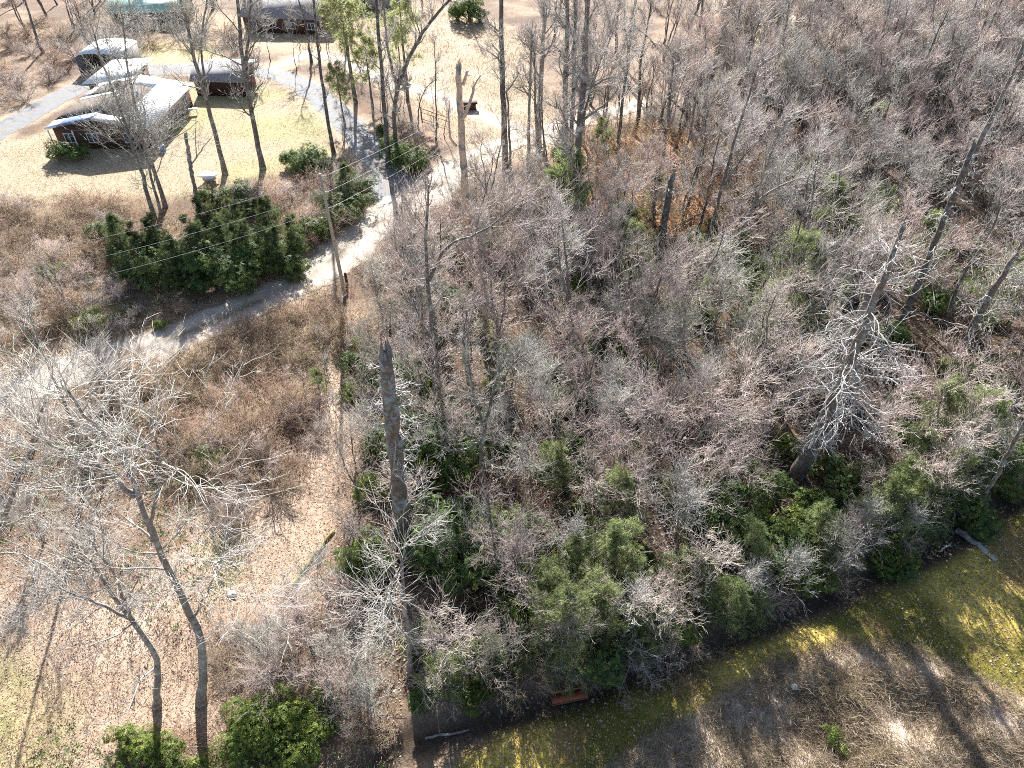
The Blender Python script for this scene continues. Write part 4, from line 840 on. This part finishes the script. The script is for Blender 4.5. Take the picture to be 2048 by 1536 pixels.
def scatter(poly, n, dmin, keep, tries=20000, pad=0.0):
    out = []; lo = poly.min(0); hi = poly.max(0); 
    c = rng.random((tries, 2)) * (hi - lo) + lo; sd = sdist(poly, c[:, 0], c[:, 1]); c = c[sd > pad]
    rdist = np.minimum(np.minimum(pdist(ROADW, c[:, 0], c[:, 1]), pdist(DRIVEW, c[:, 0], c[:, 1])), pdist(TRACKW, c[:, 0], c[:, 1])); c = c[rdist > 3.0]
    for x, y in c:
        if len(out) >= n: break
        dm = dmin * (1 + max(0, y - 60) * .006)
        u, v = img(x, y); 
        if not (-250 < u < 2300 and v < 1640): continue
        if u > 2090 and y < 62 and rng.random() < .7: continue
        if keep and not keep(x, y): continue
        if any((x - a) ** 2 + (y - b) ** 2 < dm * dm for a, b in out): continue
        if not free(x, y, min(dm, 1.6)): continue
        out.append((x, y))
    return out
def z_(x, y): return float(terrain(x, y))

# main wood
wood = scatter(P_WOOD, 400, 2.75, lambda x, y: sdist(P_ORANGE, np.array([x]), np.array([y]))[0] < 1 or rng.random() < .08, 40000)
wood.sort(key=lambda p: p[1])
extra = wood[225:]
for i, (x, y) in enumerate(wood[:225]):
    far = y > 85; k = int(rng.choice(4)) if far else int(rng.choice(7, p=(.22, .16, .12, .14, .18, .10, .08)))
    edge = float(sdist(P_WOOD, x, y)); s01 = rng.random(); sc = (.72 + .33 * s01) * (.75 if edge < 4 and y < 60 else 1)
    if abs(x - 15) < 28 and y < 45: sc *= .82
    if not far and k in (2, 6) and y < 40: k = 1
    put_tree('bare_tree', (FAR if far else PROTO)[k], (x, y, z_(x, y)), rng.random() * 6.28, sc, lab((FKIND if far else KIND)[k] + ' bare tree', x, y, 'w', s01), 'tree', 'bare trees of the wood', (rng.normal() * .07, rng.normal() * .07)); TREES.append((x, y))
def scatter_stuff(name, pts, sources, lo, hi, label):
    """one object that instances the real meshes of trees already standing, for the mass nobody can count"""
    n = len(pts); me = make_mesh(name, np.array([(x, y, z_(x, y)) for x, y in pts]), tris=np.zeros((0, 3), int)) if False else bpy.data.meshes.new(name)
    me.from_pydata([(x, y, z_(x, y)) for x, y in pts], [], [])
    for nm, vals in (('turn', rng.random(n) * 6.28), ('size', rng.uniform(lo, hi, n)), ('pick', rng.integers(0, len(sources), n).astype(float))):
        at = me.attributes.new(nm, 'FLOAT', 'POINT'); at.data.foreach_set('value', np.asarray(vals, np.float32))
    o = link(name, me); tag(o, label, 'trees', None, 'stuff')
    ng = bpy.data.node_groups.new(name, 'GeometryNodeTree'); ng.interface.new_socket('Geometry', in_out='INPUT', socket_type='NodeSocketGeometry'); ng.interface.new_socket('Geometry', in_out='OUTPUT', socket_type='NodeSocketGeometry')
    nn, ll = ng.nodes, ng.links; gi = nn.new('NodeGroupInput'); go = nn.new('NodeGroupOutput'); mp = nn.new('GeometryNodeMeshToPoints'); ll.new(gi.outputs[0], mp.inputs[0]); jn = nn.new('GeometryNodeJoinGeometry')
    def attr(a_):
        q = nn.new('GeometryNodeInputNamedAttribute'); q.data_type = 'FLOAT'; q.inputs['Name'].default_value = a_; return q.outputs['Attribute']
    cx = nn.new('ShaderNodeCombineXYZ'); ll.new(attr('turn'), cx.inputs['Z']); sz = attr('size'); pk = attr('pick')
    for i, objs in enumerate(sources):
        cmp = nn.new('FunctionNodeCompare'); cmp.data_type = 'FLOAT'; cmp.operation = 'EQUAL'; cmp.inputs['Epsilon'].default_value = .1; ll.new(pk, cmp.inputs[0]); cmp.inputs[1].default_value = float(i)
        for ob in objs:
            oi = nn.new('GeometryNodeObjectInfo'); oi.transform_space = 'ORIGINAL'; oi.inputs['Object'].default_value = ob; oi.inputs['As Instance'].default_value = True
            ip = nn.new('GeometryNodeInstanceOnPoints'); ll.new(mp.outputs[0], ip.inputs['Points']); ll.new(cmp.outputs[0], ip.inputs['Selection']); ll.new(oi.outputs['Geometry'], ip.inputs['Instance']); ll.new(cx.outputs[0], ip.inputs['Rotation']); ll.new(sz, ip.inputs['Scale']); ll.new(ip.outputs[0], jn.inputs[0])
    ll.new(jn.outputs[0], go.inputs[0]); md = o.modifiers.new('scatter', 'NODES'); md.node_group = ng; return o
def kids_of(mesh_pair):
    out = []
    for m_ in mesh_pair: out.append(next(o for o in COL.objects if o.data == m_))
    return out
for k_ in range(4):
    x, y = extra[k_]; put_tree('bare_tree', FAR[k_], (x, y, z_(x, y)), k_, .9, lab(FKIND[k_] + ' bare tree', x, y, 'w', .5), 'tree', 'bare trees of the wood')
extra = extra[4:]
more = [(x, y) for x, y in scatter(P_WOOD, 260, 2.7, lambda x, y: y > 88 and sdist(P_ORANGE, np.array([x]), np.array([y]))[0] < 0, 30000)]
scatter_stuff('far_wood', extra + more, [kids_of(f) for f in FAR], .7, 1.05, 'mass of far bare trees filling the back of the wood')
# clumps outside the wood
def clump(pxs, protos, kinds, n, dmin, smin, smax, name, cat, group, names=('trunk', 'crown'), tilt=.05, mind=1.2, pad=0.0):
    poly = poly_px(pxs); out = []
    for (x, y) in scatter(poly, n, dmin, lambda x, y: free(x, y, mind), 6000, pad):
        k = int(rng.integers(len(protos))); s = rng.uniform(smin, smax)
        put_tree(name, protos[k], (x, y, z_(x, y)), rng.random() * 6.28, s, lab(kinds[k % len(kinds)], x, y, '', (s - smin) / (smax - smin + 1e-6)), cat, group, (rng.normal() * tilt, rng.normal() * tilt), names)
        out.append((x, y))
    return out
K2 = [k + ' bare tree' for k in KIND]
TOPLEFT = [(-60, 230), (0, 180), (80, 150), (150, 110), (230, 60), (330, 20), (360, -40), (-60, -40)]
clump(TOPLEFT, FAR, [k + ' bare tree' for k in FKIND], 22, 5.0, .7, 1.0, 'bare_tree', 'tree', 'bare trees on the far left slope')
clump([(520, 130), (680, 70), (760, 110), (740, 160), (640, 130), (560, 150)], SAP + PROTO[2:3], ['thin bare sapling', 'slender bare sapling', 'short bare sapling', 'tall brown bare tree'], 26, 2.2, .9, 1.5, 'bare_sapling', 'sapling', 'thin trees by the far driveway')
clump([(690, 330), (760, 330), (740, 260), (680, 180), (640, 200), (680, 260)], SAP, ['thin bare sapling', 'slender bare sapling', 'short bare sapling'], 6, 1.6, .6, 1.0, 'bare_sapling', 'sapling', 'thin trees along the driveway')
clump([(800, 330), (900, 320), (900, 270), (830, 220), (760, 200), (740, 240)], SAP, ['thin bare sapling', 'slender bare sapling', 'short bare sapling'], 12, 1.6, .6, 1.1, 'bare_sapling', 'sapling', 'thin trees below the pale field')
clump([(1060, 60), (1200, 40), (1500, 10), (1500, 60), (1400, 180), (1200, 260), (1120, 240)], FAR, [k + ' bare tree' for k in FKIND], 18, 5.5, .75, 1.1, 'bare_tree', 'tree', 'bare trees behind the dark trunks')
clump([(400, 12), (900, -25), (1300, -25), (1300, 10), (980, 20), (640, 30), (420, 40)], FAR, [k + ' bare tree' for k in FKIND], 8, 7, .8, 1.1, 'bare_tree', 'tree', 'bare trees at the far top edge')
clump([(-220, 700), (0, 600), (150, 600), (230, 660), (100, 740), (-100, 780)], PROTO[:2] + PROTO[3:4] + PROTO[5:6], [K2[0], K2[1], K2[3], K2[5]], 6, 3.0, .4, .6, 'bare_tree', 'tree', 'small bare trees above the road at left')
clump([(-220, 1150), (-100, 840), (60, 830), (250, 780), (300, 900), (220, 1060), (60, 1150)], PROTO[:2] + PROTO[5:6], [K2[0], K2[1], K2[5]], 9, 3.0, .5, .75, 'bare_tree', 'tree', 'bare trees below the road at left')
clump([(560, 1240), (640, 1180), (760, 1330), (760, 1430), (600, 1420), (520, 1340)], PROTO[3:4] + PROTO[5:6], [K2[3], K2[5]], 7, 1.8, .4, .55, 'bare_tree', 'tree', 'small bare trees by the bottom clearing')
clump([(560, 780), (640, 880), (720, 900), (720, 700), (700, 620), (600, 650)], SAP + PROTO[5:6], ['thin bare sapling', 'slender bare sapling', 'short bare sapling', K2[5]], 9, 1.8, .4, .7, 'bare_sapling', 'sapling', 'thin trees in the brown brush')
clump([(1080, 310), (1250, 280), (1500, 300), (1540, 420), (1400, 500), (1200, 470), (1080, 390)], SAP, ['thin bare sapling', 'slender bare sapling', 'short bare sapling'], 22, 2.2, .8, 1.2, 'bare_sapling', 'sapling', 'thin trees in the orange leaves')
clump([(1060, 320), (1250, 275), (1500, 290), (1540, 420), (1400, 490), (1200, 460), (1070, 400)], BEE, ['orange-leaved sapling'], 62, 1.7, .6, 1.05, 'beech_sapling', 'sapling', 'saplings with orange dry leaves', ('trunk', 'crown', 'dry_leaves'))

# green thickets
def greens(lst, protos, kinds, name, cat, group, names, lo=.8, hi=1.2):
    for (px, py, s) in lst:
        if names[0] == 'trunk' and 'among the bare' in group: s *= 1.15
        p = ground(px, py); k = int(rng.integers(len(protos)))
        s01 = rng.random(); put_tree(name, protos[k], p - np.array([0, 0, .05]), rng.random() * 6.28, s * (lo + (hi - lo) * s01), lab(kinds, p[0], p[1], '', s01), cat, group, (0, 0), names)
hedge = [(215, 480, .95), (250, 520, .9), (275, 560, .95), (320, 500, 1.0), (330, 575, 1.15), (375, 540, 1.3), (385, 590, 1.1), (420, 480, 1.0), (440, 575, 1.35), (470, 520, 1.3), (500, 570, 1.2), (520, 500, 1.2), (545, 545, 1.25), (580, 515, 1.2), (590, 550, 1.05), (610, 480, 1.1), (430, 420, .9), (480, 400, 1.0), (500, 430, 1.0)]
greens(hedge, RHO, 'dark green rhododendron', 'rhododendron_bush', 'shrub', 'rhododendrons on the bank above the road', ('stems', 'leaves'))
greens([(660, 430, 1.0), (700, 400, 1.1), (720, 420, .95), (735, 385, .8), (690, 450, .8), (590, 330, 1.0), (625, 335, 1.05), (650, 345, .9), (605, 350, .9), (645, 470, .8)], RHO, 'dark rhododendron', 'rhododendron_bush', 'shrub', 'rhododendrons by the junction', ('stems', 'leaves'))
greens([(790, 325, 1.0), (815, 345, 1.0), (775, 290, .9), (838, 340, .8), (765, 270, .7)], RHO, 'green rhododendron', 'rhododendron_bush', 'shrub', 'rhododendrons round the junction trees', ('stems', 'leaves'))
greens([(120, 320, 1.05), (155, 322, .8)], RHO, 'round evergreen shrub', 'evergreen_shrub', 'shrub', 'shrubs in front of the house', ('stems', 'leaves'))
greens([(937, 42, 1.5), (915, 40, 1.2), (960, 42, 1.2)], RHO, 'dense dark evergreen', 'evergreen_shrub', 'shrub', 'evergreens at the top of the field', ('stems', 'leaves'))
greens([(98, 560, .85), (180, 650, .8), (418, 935, .85), (320, 655, .7), (250, 640, .6)], BRI, 'lone small leafy bush', 'evergreen_shrub', 'shrub', 'lone green bushes', ('stems', 'leaves'))
greens([(260, 1490, .9), (300, 1505, .95), (340, 1535, .8), (480, 1480, .8), (520, 1460, .95), (570, 1470, 1.0), (610, 1470, .8), (540, 1510, .9), (640, 1455, .6), (400, 1540, .7), (600, 1520, .8), (650, 1395, .55)], BRI, 'bright yellow-green leafy bush', 'evergreen_shrub', 'shrub', 'bright bushes along the bottom edge', ('stems', 'leaves'))
greens([(1668, 1478, .32), (1682, 1498, .25)], BRI, 'small bright green plant on the weedy bank', 'leafy_plant', 'plant', 'green plants on the weedy bank', ('stems', 'leaves'))
under = [(720, 740, .8), (745, 765, .8), (700, 790, .7), (800, 770, .7), (830, 755, .7), (900, 850, .9), (920, 900, .9), (880, 930, .8), (905, 960, .8), (870, 800, .8), (850, 760, .7), (960, 900, .7), (1235, 480, 1.1), (1260, 520, 1.1), (1210, 470, .9), (1380, 500, .9), (1400, 530, .9), (960, 320, .9), (990, 340, .8), (940, 350, .8), (1250, 450, .8), (1430, 460, .8), (1780, 690, .8), (1850, 620, .9), (740, 1130, .7), (870, 1120, .8), (900, 1160, .7), (1010, 1090, .9), (1020, 1150, .9), (1060, 1240, .8), (1030, 1300, .8), (1110, 1190, .8), (1290, 1130, .8), (1440, 1050, .9), (1470, 1080, .8), (1640, 1020, .8), (1700, 1060, .9), (1750, 1040, .8), (1820, 1080, .8), (1660, 960, .8), (1900, 1000, 1.0), (1880, 940, .8), (1960, 930, 1.0), (2010, 960, 1.0), (1560, 1120, .9), (1600, 1150, .8), (1480, 1180, .8), (1350, 1250, .8), (1180, 1340, .8), (1280, 1290, .7), (950, 1390, .7), (900, 1330, .7), (850, 1400, .6), (1230, 1200, .8), (1150, 560, .7), (1080, 480, .7), (1320, 640, .7), (1500, 560, .8), (1550, 480, .8), (1480, 420, .8), (1950, 520, .9), (1700, 600, .8)]
under += [(float(a), float(b), .75) for a, b in zip(rng.uniform(740, 2040, 95), rng.uniform(480, 1180, 95))]
under = [u for u in under if sdist(P_WOOD, *[np.array([c]) for c in ground(u[0], u[1])[:2]])[0] > -2]
greens([(1005, 1075, 1.2), (1015, 1130, 1.2), (1040, 1190, 1.1), (1110, 1220, 1.0), (1170, 1150, 1.1), (740, 1110, .9), (860, 1090, 1.0), (890, 1140, .9), (700, 1150, .8), (910, 880, 1.2), (890, 930, 1.2), (860, 870, 1.0), (735, 730, 1.0), (810, 745, .9), (1440, 1030, 1.1), (1470, 1060, 1.0), (1760, 1010, 1.0), (1600, 1090, 1.0), (1370, 1150, 1.0), (1860, 960, 1.1)], BRI + RHO[:1], 'tall sunlit leafy shrub', 'rhododendron_bush', 'shrub', 'tall leafy shrubs in the lower wood', ('stems', 'leaves'), 1.0, 1.4)
greens(under, RHO + BRI, 'leafy green shrub', 'rhododendron_bush', 'shrub', 'evergreen shrubs under the wood', ('stems', 'leaves'))
greens([(1095, 470, 1.0), (1130, 480, .95), (1110, 440, .8), (1150, 500, .75), (1540, 730, .95), (1560, 690, .8), (1520, 700, .8), (1230, 1180, .75), (1210, 1120, .7), (1180, 1290, .8), (1130, 1330, .75), (1240, 1290, .7), (1400, 1230, .7), (1440, 1250, .65), (1380, 1200, .7), (1500, 1230, .6), (1750, 1080, .8), (1830, 1040, .65), (1870, 1010, .65), (1930, 980, .5), (1990, 975, .5), (1800, 960, .75), (2045, 925, .55), (940, 1360, .7), (980, 1340, .6), (890, 1390, .6), (1640, 1150, .6), (1300, 1290, .6), (1560, 640, .8), (1720, 330, .8), (1630, 500, .8), (1090, 1250, .7), (1200, 320, .7), (1740, 470, .8), (1470, 640, .6), (640, 790, .4), (1100, 980, .7), (1150, 1180, .8), (1220, 1060, .75), (1300, 1200, .7), (1480, 1130, .7), (1620, 1100, .75), (1770, 1030, .8), (1900, 930, .85), (1840, 900, .7), (850, 1300, .5), (700, 1160, .5), (1120, 430, 1.05), (1145, 455, .95), (1555, 670, 1.0), (1400, 640, .6), (1680, 520, .7), (1600, 400, .8), (1820, 560, .7), (1990, 640, .8), (1300, 440, .7), (1260, 560, .6)], HEM, 'feathery green conifer', 'hemlock_tree', 'conifer', 'conifers among the bare trees', CN)
greens([(365, 570, .8), (410, 550, .85), (455, 530, 1.0), (505, 550, .95), (560, 545, .85), (300, 540, .7), (550, 480, .8), (250, 500, .65), (480, 490, .9), (430, 480, .8), (330, 520, .75), (600, 510, .8), (700, 400, .7)], HEMD, 'feathery bank conifer', 'hemlock_tree', 'conifer', 'conifers on the bank above the road', CN)
greens([(712, 205, 1.6), (745, 215, 1.3), (815, 200, 1.5), (690, 250, .9), (1450, 160, .8), (1475, 140, .8), (1220, 1180, .6), (970, 700, .45), (1570, 560, .6), (800, 130, .7)], PIN, 'airy light green pine', 'pine_tree', 'conifer', 'airy pines', CN)

# brush
clump([(200, 770), (300, 730), (420, 690), (540, 640), (640, 600), (700, 610), (720, 700), (640, 800), (560, 900), (480, 980), (380, 1040), (330, 900), (240, 850)], [BUSH[0], BUSH[1], BUSH[0]], ['brown arching bush', 'low tangled brown bush', 'brown arching bush'], 62, 1.25, .8, 1.25, 'bare_shrub', 'bush', 'bare bushes below the road', SN, .05, .5)
clump([(-200, 540), (0, 410), (200, 400), (300, 430), (220, 480), (300, 600), (420, 620), (300, 650), (180, 690), (0, 700), (-200, 760)], [BUSH[0], BUSH[1], BUSH[3]], ['brown arching bush', 'low tangled brown bush', 'reddish bush'], 66, 1.6, .8, 1.2, 'bare_shrub', 'bush', 'bare bushes above the road', SN, .05, .5)
clump([(420, 1250), (560, 1220), (700, 1150), (780, 1300), (800, 1480), (640, 1440), (480, 1430)], BUSH, [k + ' bush' for k in BKIND], 22, 1.3, .5, .8, 'bare_shrub', 'bush', 'bare bushes near the bottom clearing', SN, .05, .5)
clump([(560, 370), (700, 330), (740, 470), (640, 520), (560, 450), (420, 400)], BUSH, [k + ' bush' for k in BKIND], 22, 1.5, .8, 1.2, 'bare_shrub', 'bush', 'bare bushes by the junction', SN, .05, .5)
clump([(800, 420), (950, 350), (1100, 330), (1100, 420), (900, 520), (740, 560), (740, 500)], BUSH[2:] + BUSH[:1], ['taller grey bush', 'reddish bush', 'brown arching bush'], 30, 1.5, .8, 1.2, 'bare_shrub', 'bush', 'bare bushes right of the road', SN, .05, .5)
clump([(240, 40), (440, 60), (480, 100), (330, 90), (240, 120), (130, 130), (60, 220), (-60, 240), (-60, 60)], BUSH, [k + ' bush' for k in BKIND], 40, 2.8, 1.0, 1.5, 'bare_shrub', 'bush', 'bare bushes on the far left slope', SN, .05, .5)

clump([(740, 620), (900, 500), (1200, 480), (1600, 480), (2040, 480), (2040, 950), (1560, 1180), (1200, 1320), (860, 1400), (700, 1200), (740, 900)], BUSH, [k + ' bush' for k in BKIND], 45, 2.6, .9, 1.5, 'bare_shrub', 'bush', 'bare bushes under the wood', SN, .05, .5)
clump([(850, 1430), (1130, 1375), (1500, 1225), (1760, 1110), (1950, 1010), (1950, 950), (1760, 1050), (1500, 1150), (1130, 1300), (850, 1360)], [PROTO[0], PROTO[1], PROTO[5]], [K2[0], K2[1], K2[5]], 11, 3.0, .5, .72, 'bare_tree', 'tree', 'bare trees along the ditch', ('trunk', 'crown'), .1, .8)
clump([(850, 1440), (1130, 1385), (1500, 1235), (1760, 1120), (1900, 1050), (1800, 1020), (1500, 1150), (1130, 1310), (850, 1360)], [BUSH[3], BUSH[0]], ['reddish bush', 'brown arching bush'], 14, 2.2, .8, 1.3, 'bare_shrub', 'bush', 'bare bushes along the ditch', SN, .05, .5)
clump([(430, 1040), (440, 900), (560, 800), (640, 830), (620, 930), (560, 1000), (480, 1080)], [BUSH[0], BUSH[3]], ['brown arching bush', 'reddish bush'], 16, 1.4, .8, 1.2, 'bare_shrub', 'bush', 'bare bushes at the head of the clearing', SN, .05, .5)
# ------------------------------------------------------------------ uncountable cover
def leaves_stuff(name, n, poly, size, mat, label, seed, zoff=.02, tilt=.28, reject=True):
    rg = np.random.default_rng(seed); lo, hi = poly.min(0), poly.max(0); p = rg.random((n * 4, 2)) * (hi - lo) + lo
    k = sdist(poly, p[:, 0], p[:, 1]) + (rg.random(len(p)) - .5) * 3 > 0; k &= rg.random(len(p)) < np.clip(40 / np.maximum(p[:, 1], 5), .15, 1)
    if reject: k &= np.minimum(np.minimum(pdist(ROADW, p[:, 0], p[:, 1]) - 2.2, pdist(DRIVEW, p[:, 0], p[:, 1]) - 2), pdist(TRACKW, p[:, 0], p[:, 1]) - 2) + rg.normal(size=len(p)) * .5 > 0
    p = p[k][:n]; m = len(p); c = np.stack([p[:, 0], p[:, 1], terrain(p[:, 0], p[:, 1]) + zoff], 1)
    nrm = norm(np.stack([rg.normal(size=m) * tilt, rg.normal(size=m) * tilt, np.ones(m)], 1)); u = norm(np.cross(nrm, rg.normal(size=(m, 3)))); w = np.cross(nrm, u); s = size * rg.uniform(.6, 1.4, (m, 1))
    g = Geo(); g.add(np.stack([c - u * s, c - w * s * .6, c + u * s + nrm * s * .3, c + w * s * .6], 1).reshape(-1, 3), q=np.arange(m * 4).reshape(-1, 4), a=np.repeat(rg.random(m), 4))
    tag(link(name, g.mesh(name, [mat])), label, 'leaves', None, 'stuff')
P_ALL = np.array([(-60, 10), (60, 10), (110, 95), (-110, 95)], float)
P_LEFT = poly_px([(-200, 400), (250, 400), (700, 560), (740, 700), (760, 1000), (800, 1480), (760, 1700), (-300, 1700)])
leaves_stuff('leaf_litter', 80000, P_LEFT, .055, M_DRYLEAF, 'brown and tan leaf litter covering the clearing and banks on the left', 1)
leaves_stuff('wood_leaf_litter', 70000, P_WOOD, .10, M_DRYLEAF, 'fallen brown leaves covering the floor of the wood', 2)

leaves_stuff('meadow_leaves', 9000, P_GREEN, .07, M_DRYLEAF, 'scattered brown leaves on the sunlit grass strip', 3)
def blades(name, n, poly, h, w, mat, label, seed, lean=.5, clump_=1.5):
    rg = np.random.default_rng(seed); lo, hi = poly.min(0), poly.max(0); p = rg.random((n * 5, 2)) * (hi - lo) + lo
    k = (sdist(poly, p[:, 0], p[:, 1]) + rg.normal(size=len(p)) * .4 > 0) & (fbm(p[:, 0], p[:, 1], clump_, seed, 3) + .25 * rg.normal(size=len(p)) > .5)
    k &= np.minimum(np.minimum(pdist(ROADW, p[:, 0], p[:, 1]) - 2.0, pdist(DRIVEW, p[:, 0], p[:, 1]) - 2), pdist(TRACKW, p[:, 0], p[:, 1]) - 2) > 0
    p = p[k][:n]; m = len(p); b = np.stack([p[:, 0], p[:, 1], terrain(p[:, 0], p[:, 1]) - .02], 1); a = rg.random(m) * 6.28
    s = np.stack([np.cos(a), np.sin(a), 0 * a], 1) * w; d = np.stack([rg.normal(size=m) * lean, rg.normal(size=m) * lean, np.ones(m)], 1) * h * rg.uniform(.5, 1.4, (m, 1)); d2 = d + np.stack([rg.normal(size=m) * .4, rg.normal(size=m) * .4, -.3 * np.ones(m)], 1) * h * .5
    g = Geo(); g.add(np.stack([b - s, b + s, b + d * .6 + s * .6, b + d * .6 - s * .6, b + d * .6 + d2 * .5], 1).reshape(-1, 3), q=(np.arange(m) * 5)[:, None] + np.array([0, 1, 2, 3])[None], t=(np.arange(m) * 5)[:, None] + np.array([3, 2, 4])[None], a=np.repeat(np.clip(rg.normal(.5, .25, m), 0, 1), 5))
    tag(link(name, g.mesh(name, [mat])), label, 'grass', None, 'stuff')
blades('dry_weeds', 50000, P_WEEDS, .38, .014, M_STRAW, 'tangled dry weeds on the rough bank at lower right', 5, .8)
P_EDGE = poly_px([(-200, 420), (60, 395), (300, 395), (430, 370), (560, 345), (660, 320), (740, 300), (760, 420), (640, 520), (640, 640), (200, 900), (-200, 800)])
blades('dry_grass', 26000, P_EDGE, .45, .016, M_STRAW, 'long dry grass on the banks beside the road', 6, .5)
blades('field_grass', 16000, P_FIELD, .35, .03, M_STRAW, 'dry tufty grass in the pale upper field', 7, .5, 3)
M_LAWN = leaf_mat('short_grass_blade', (.15, .15, .03), (.34, .29, .055), (.56, .44, .13), .3, .7)
blades('meadow_grass', 60000, P_GREEN, .11, .018, M_LAWN, 'short olive and yellow grass of the sunlit strip below the wood', 21, .6, 2.2)
blades('lawn_grass', 20000, P_LAWN, .12, .03, M_STRAW, 'dry lawn grass round the brown house', 22, .6, 3)
def brambles(name, n, poly, L, label, seed, mat=M_BRUSH, r=.012):
    rg = np.random.default_rng(seed); lo, hi = poly.min(0), poly.max(0); p = rg.random((n * 6, 2)) * (hi - lo) + lo
    k = (sdist(poly, p[:, 0], p[:, 1]) > 0) & (fbm(p[:, 0], p[:, 1], 5, seed, 3) + .12 * rg.normal(size=len(p)) > .45) & (rg.random(len(p)) < np.clip(45 / np.maximum(p[:, 1], 5), .2, 1))
    k &= np.minimum(np.minimum(pdist(ROADW, p[:, 0], p[:, 1]) - 2.3, pdist(DRIVEW, p[:, 0], p[:, 1]) - 2.5), pdist(TRACKW, p[:, 0], p[:, 1]) - 2.4) > 0
    p = p[k][:n]; m = len(p); K = 5; P = np.empty((m, K, 3)); P[:, 0] = np.stack([p[:, 0], p[:, 1], terrain(p[:, 0], p[:, 1]) - .03], 1)
    a = rg.random(m) * 6.28; el = rg.uniform(.5, 1.5, m); d = np.stack([np.cos(a) * np.cos(el), np.sin(a) * np.cos(el), np.sin(el)], 1); l = L * rg.uniform(.5, 1.5, m)
    for k_ in range(1, K):
        d = d + rg.normal(size=(m, 3)) * .2; d[:, 2] -= .12 * k_; d = norm(d); P[:, k_] = P[:, k_ - 1] + d * (l / (K - 1))[:, None]
    P[:, 1:, 2] = np.maximum(P[:, 1:, 2], P[:, :1, 2] + .06)
    g = Geo(); g.tubes(P, np.linspace(r, r * .5, K)[None] * np.ones((m, 1)), 3, a=np.clip(rg.normal(.7, .3, m), 0, 1), tip=True); tag(link(name, g.mesh(name, [mat], False)), label, 'undergrowth', None, 'stuff')
def evergreen_cover(name, n, poly, label, seed, mat):
    rg = np.random.default_rng(seed); lo, hi = poly.min(0), poly.max(0); p = rg.random((n * 6, 2)) * (hi - lo) + lo
    k = (sdist(poly, p[:, 0], p[:, 1]) > .5) & (fbm(p[:, 0], p[:, 1], 7, seed, 3) > .52) & (rg.random(len(p)) < np.clip(38 / np.maximum(p[:, 1], 5), .15, 1))
    k &= np.minimum(np.minimum(pdist(ROADW, p[:, 0], p[:, 1]), pdist(DRIVEW, p[:, 0], p[:, 1])), pdist(TRACKW, p[:, 0], p[:, 1])) > 3.4
    p = p[k][:n]; n = len(p); h = .25 + 1.5 * rg.random(n) ** 1.2 * sstep(.52, .62, fbm(p[:, 0], p[:, 1], 7, seed, 3)); c = np.stack([p[:, 0], p[:, 1], terrain(p[:, 0], p[:, 1]) + h], 1)
    m = 7; ax = norm(rg.normal(size=(n, 3)) * .5 + (0, 0, 1)); u = norm(np.cross(ax, rg.normal(size=(n, 3)))); w = np.cross(ax, u); an = (np.arange(m) / m * 6.28)[None] + rg.random((n, 1)) * 6.28
    d = norm(np.cos(an)[..., None] * u[:, None] + np.sin(an)[..., None] * w[:, None] + ax[:, None] * rg.uniform(-.3, .5, (n, m, 1))); sd = norm(np.cross(d, ax[:, None])); L = .16 * rg.uniform(.6, 1.3, (n, m, 1)); b0 = c[:, None] + d * .02 + rg.normal(size=(n, m, 3)) * .03
    g = Geo(); g.add(np.stack([b0, b0 + d * L * .5 + sd * L * .24, b0 + d * L, b0 + d * L * .5 - sd * L * .24], 2).reshape(-1, 3), q=np.arange(n * m * 4).reshape(-1, 4), a=np.repeat(np.clip(rg.normal(.5, .25, n * m), 0, 1), 4))
    tag(link(name, g.mesh(name, [mat])), label, 'undergrowth', None, 'stuff')
evergreen_cover('evergreen_undergrowth', 15000, P_WOOD, 'patches of broad-leaved evergreen undergrowth on the floor of the wood', 12, M_RHODO)
evergreen_cover('bank_undergrowth', 2500, P_LEFT, 'sparse green undergrowth among the bushes on the left banks', 14, M_RHODO)
brambles('bramble_thicket', 9000, P_LEFT, 1.3, 'tangled brown brambles on the road banks at left', 8)
brambles('wood_undergrowth', 13000, P_WOOD, 1.3, 'thin tangled undergrowth on the floor of the wood', 9, M_PALE)
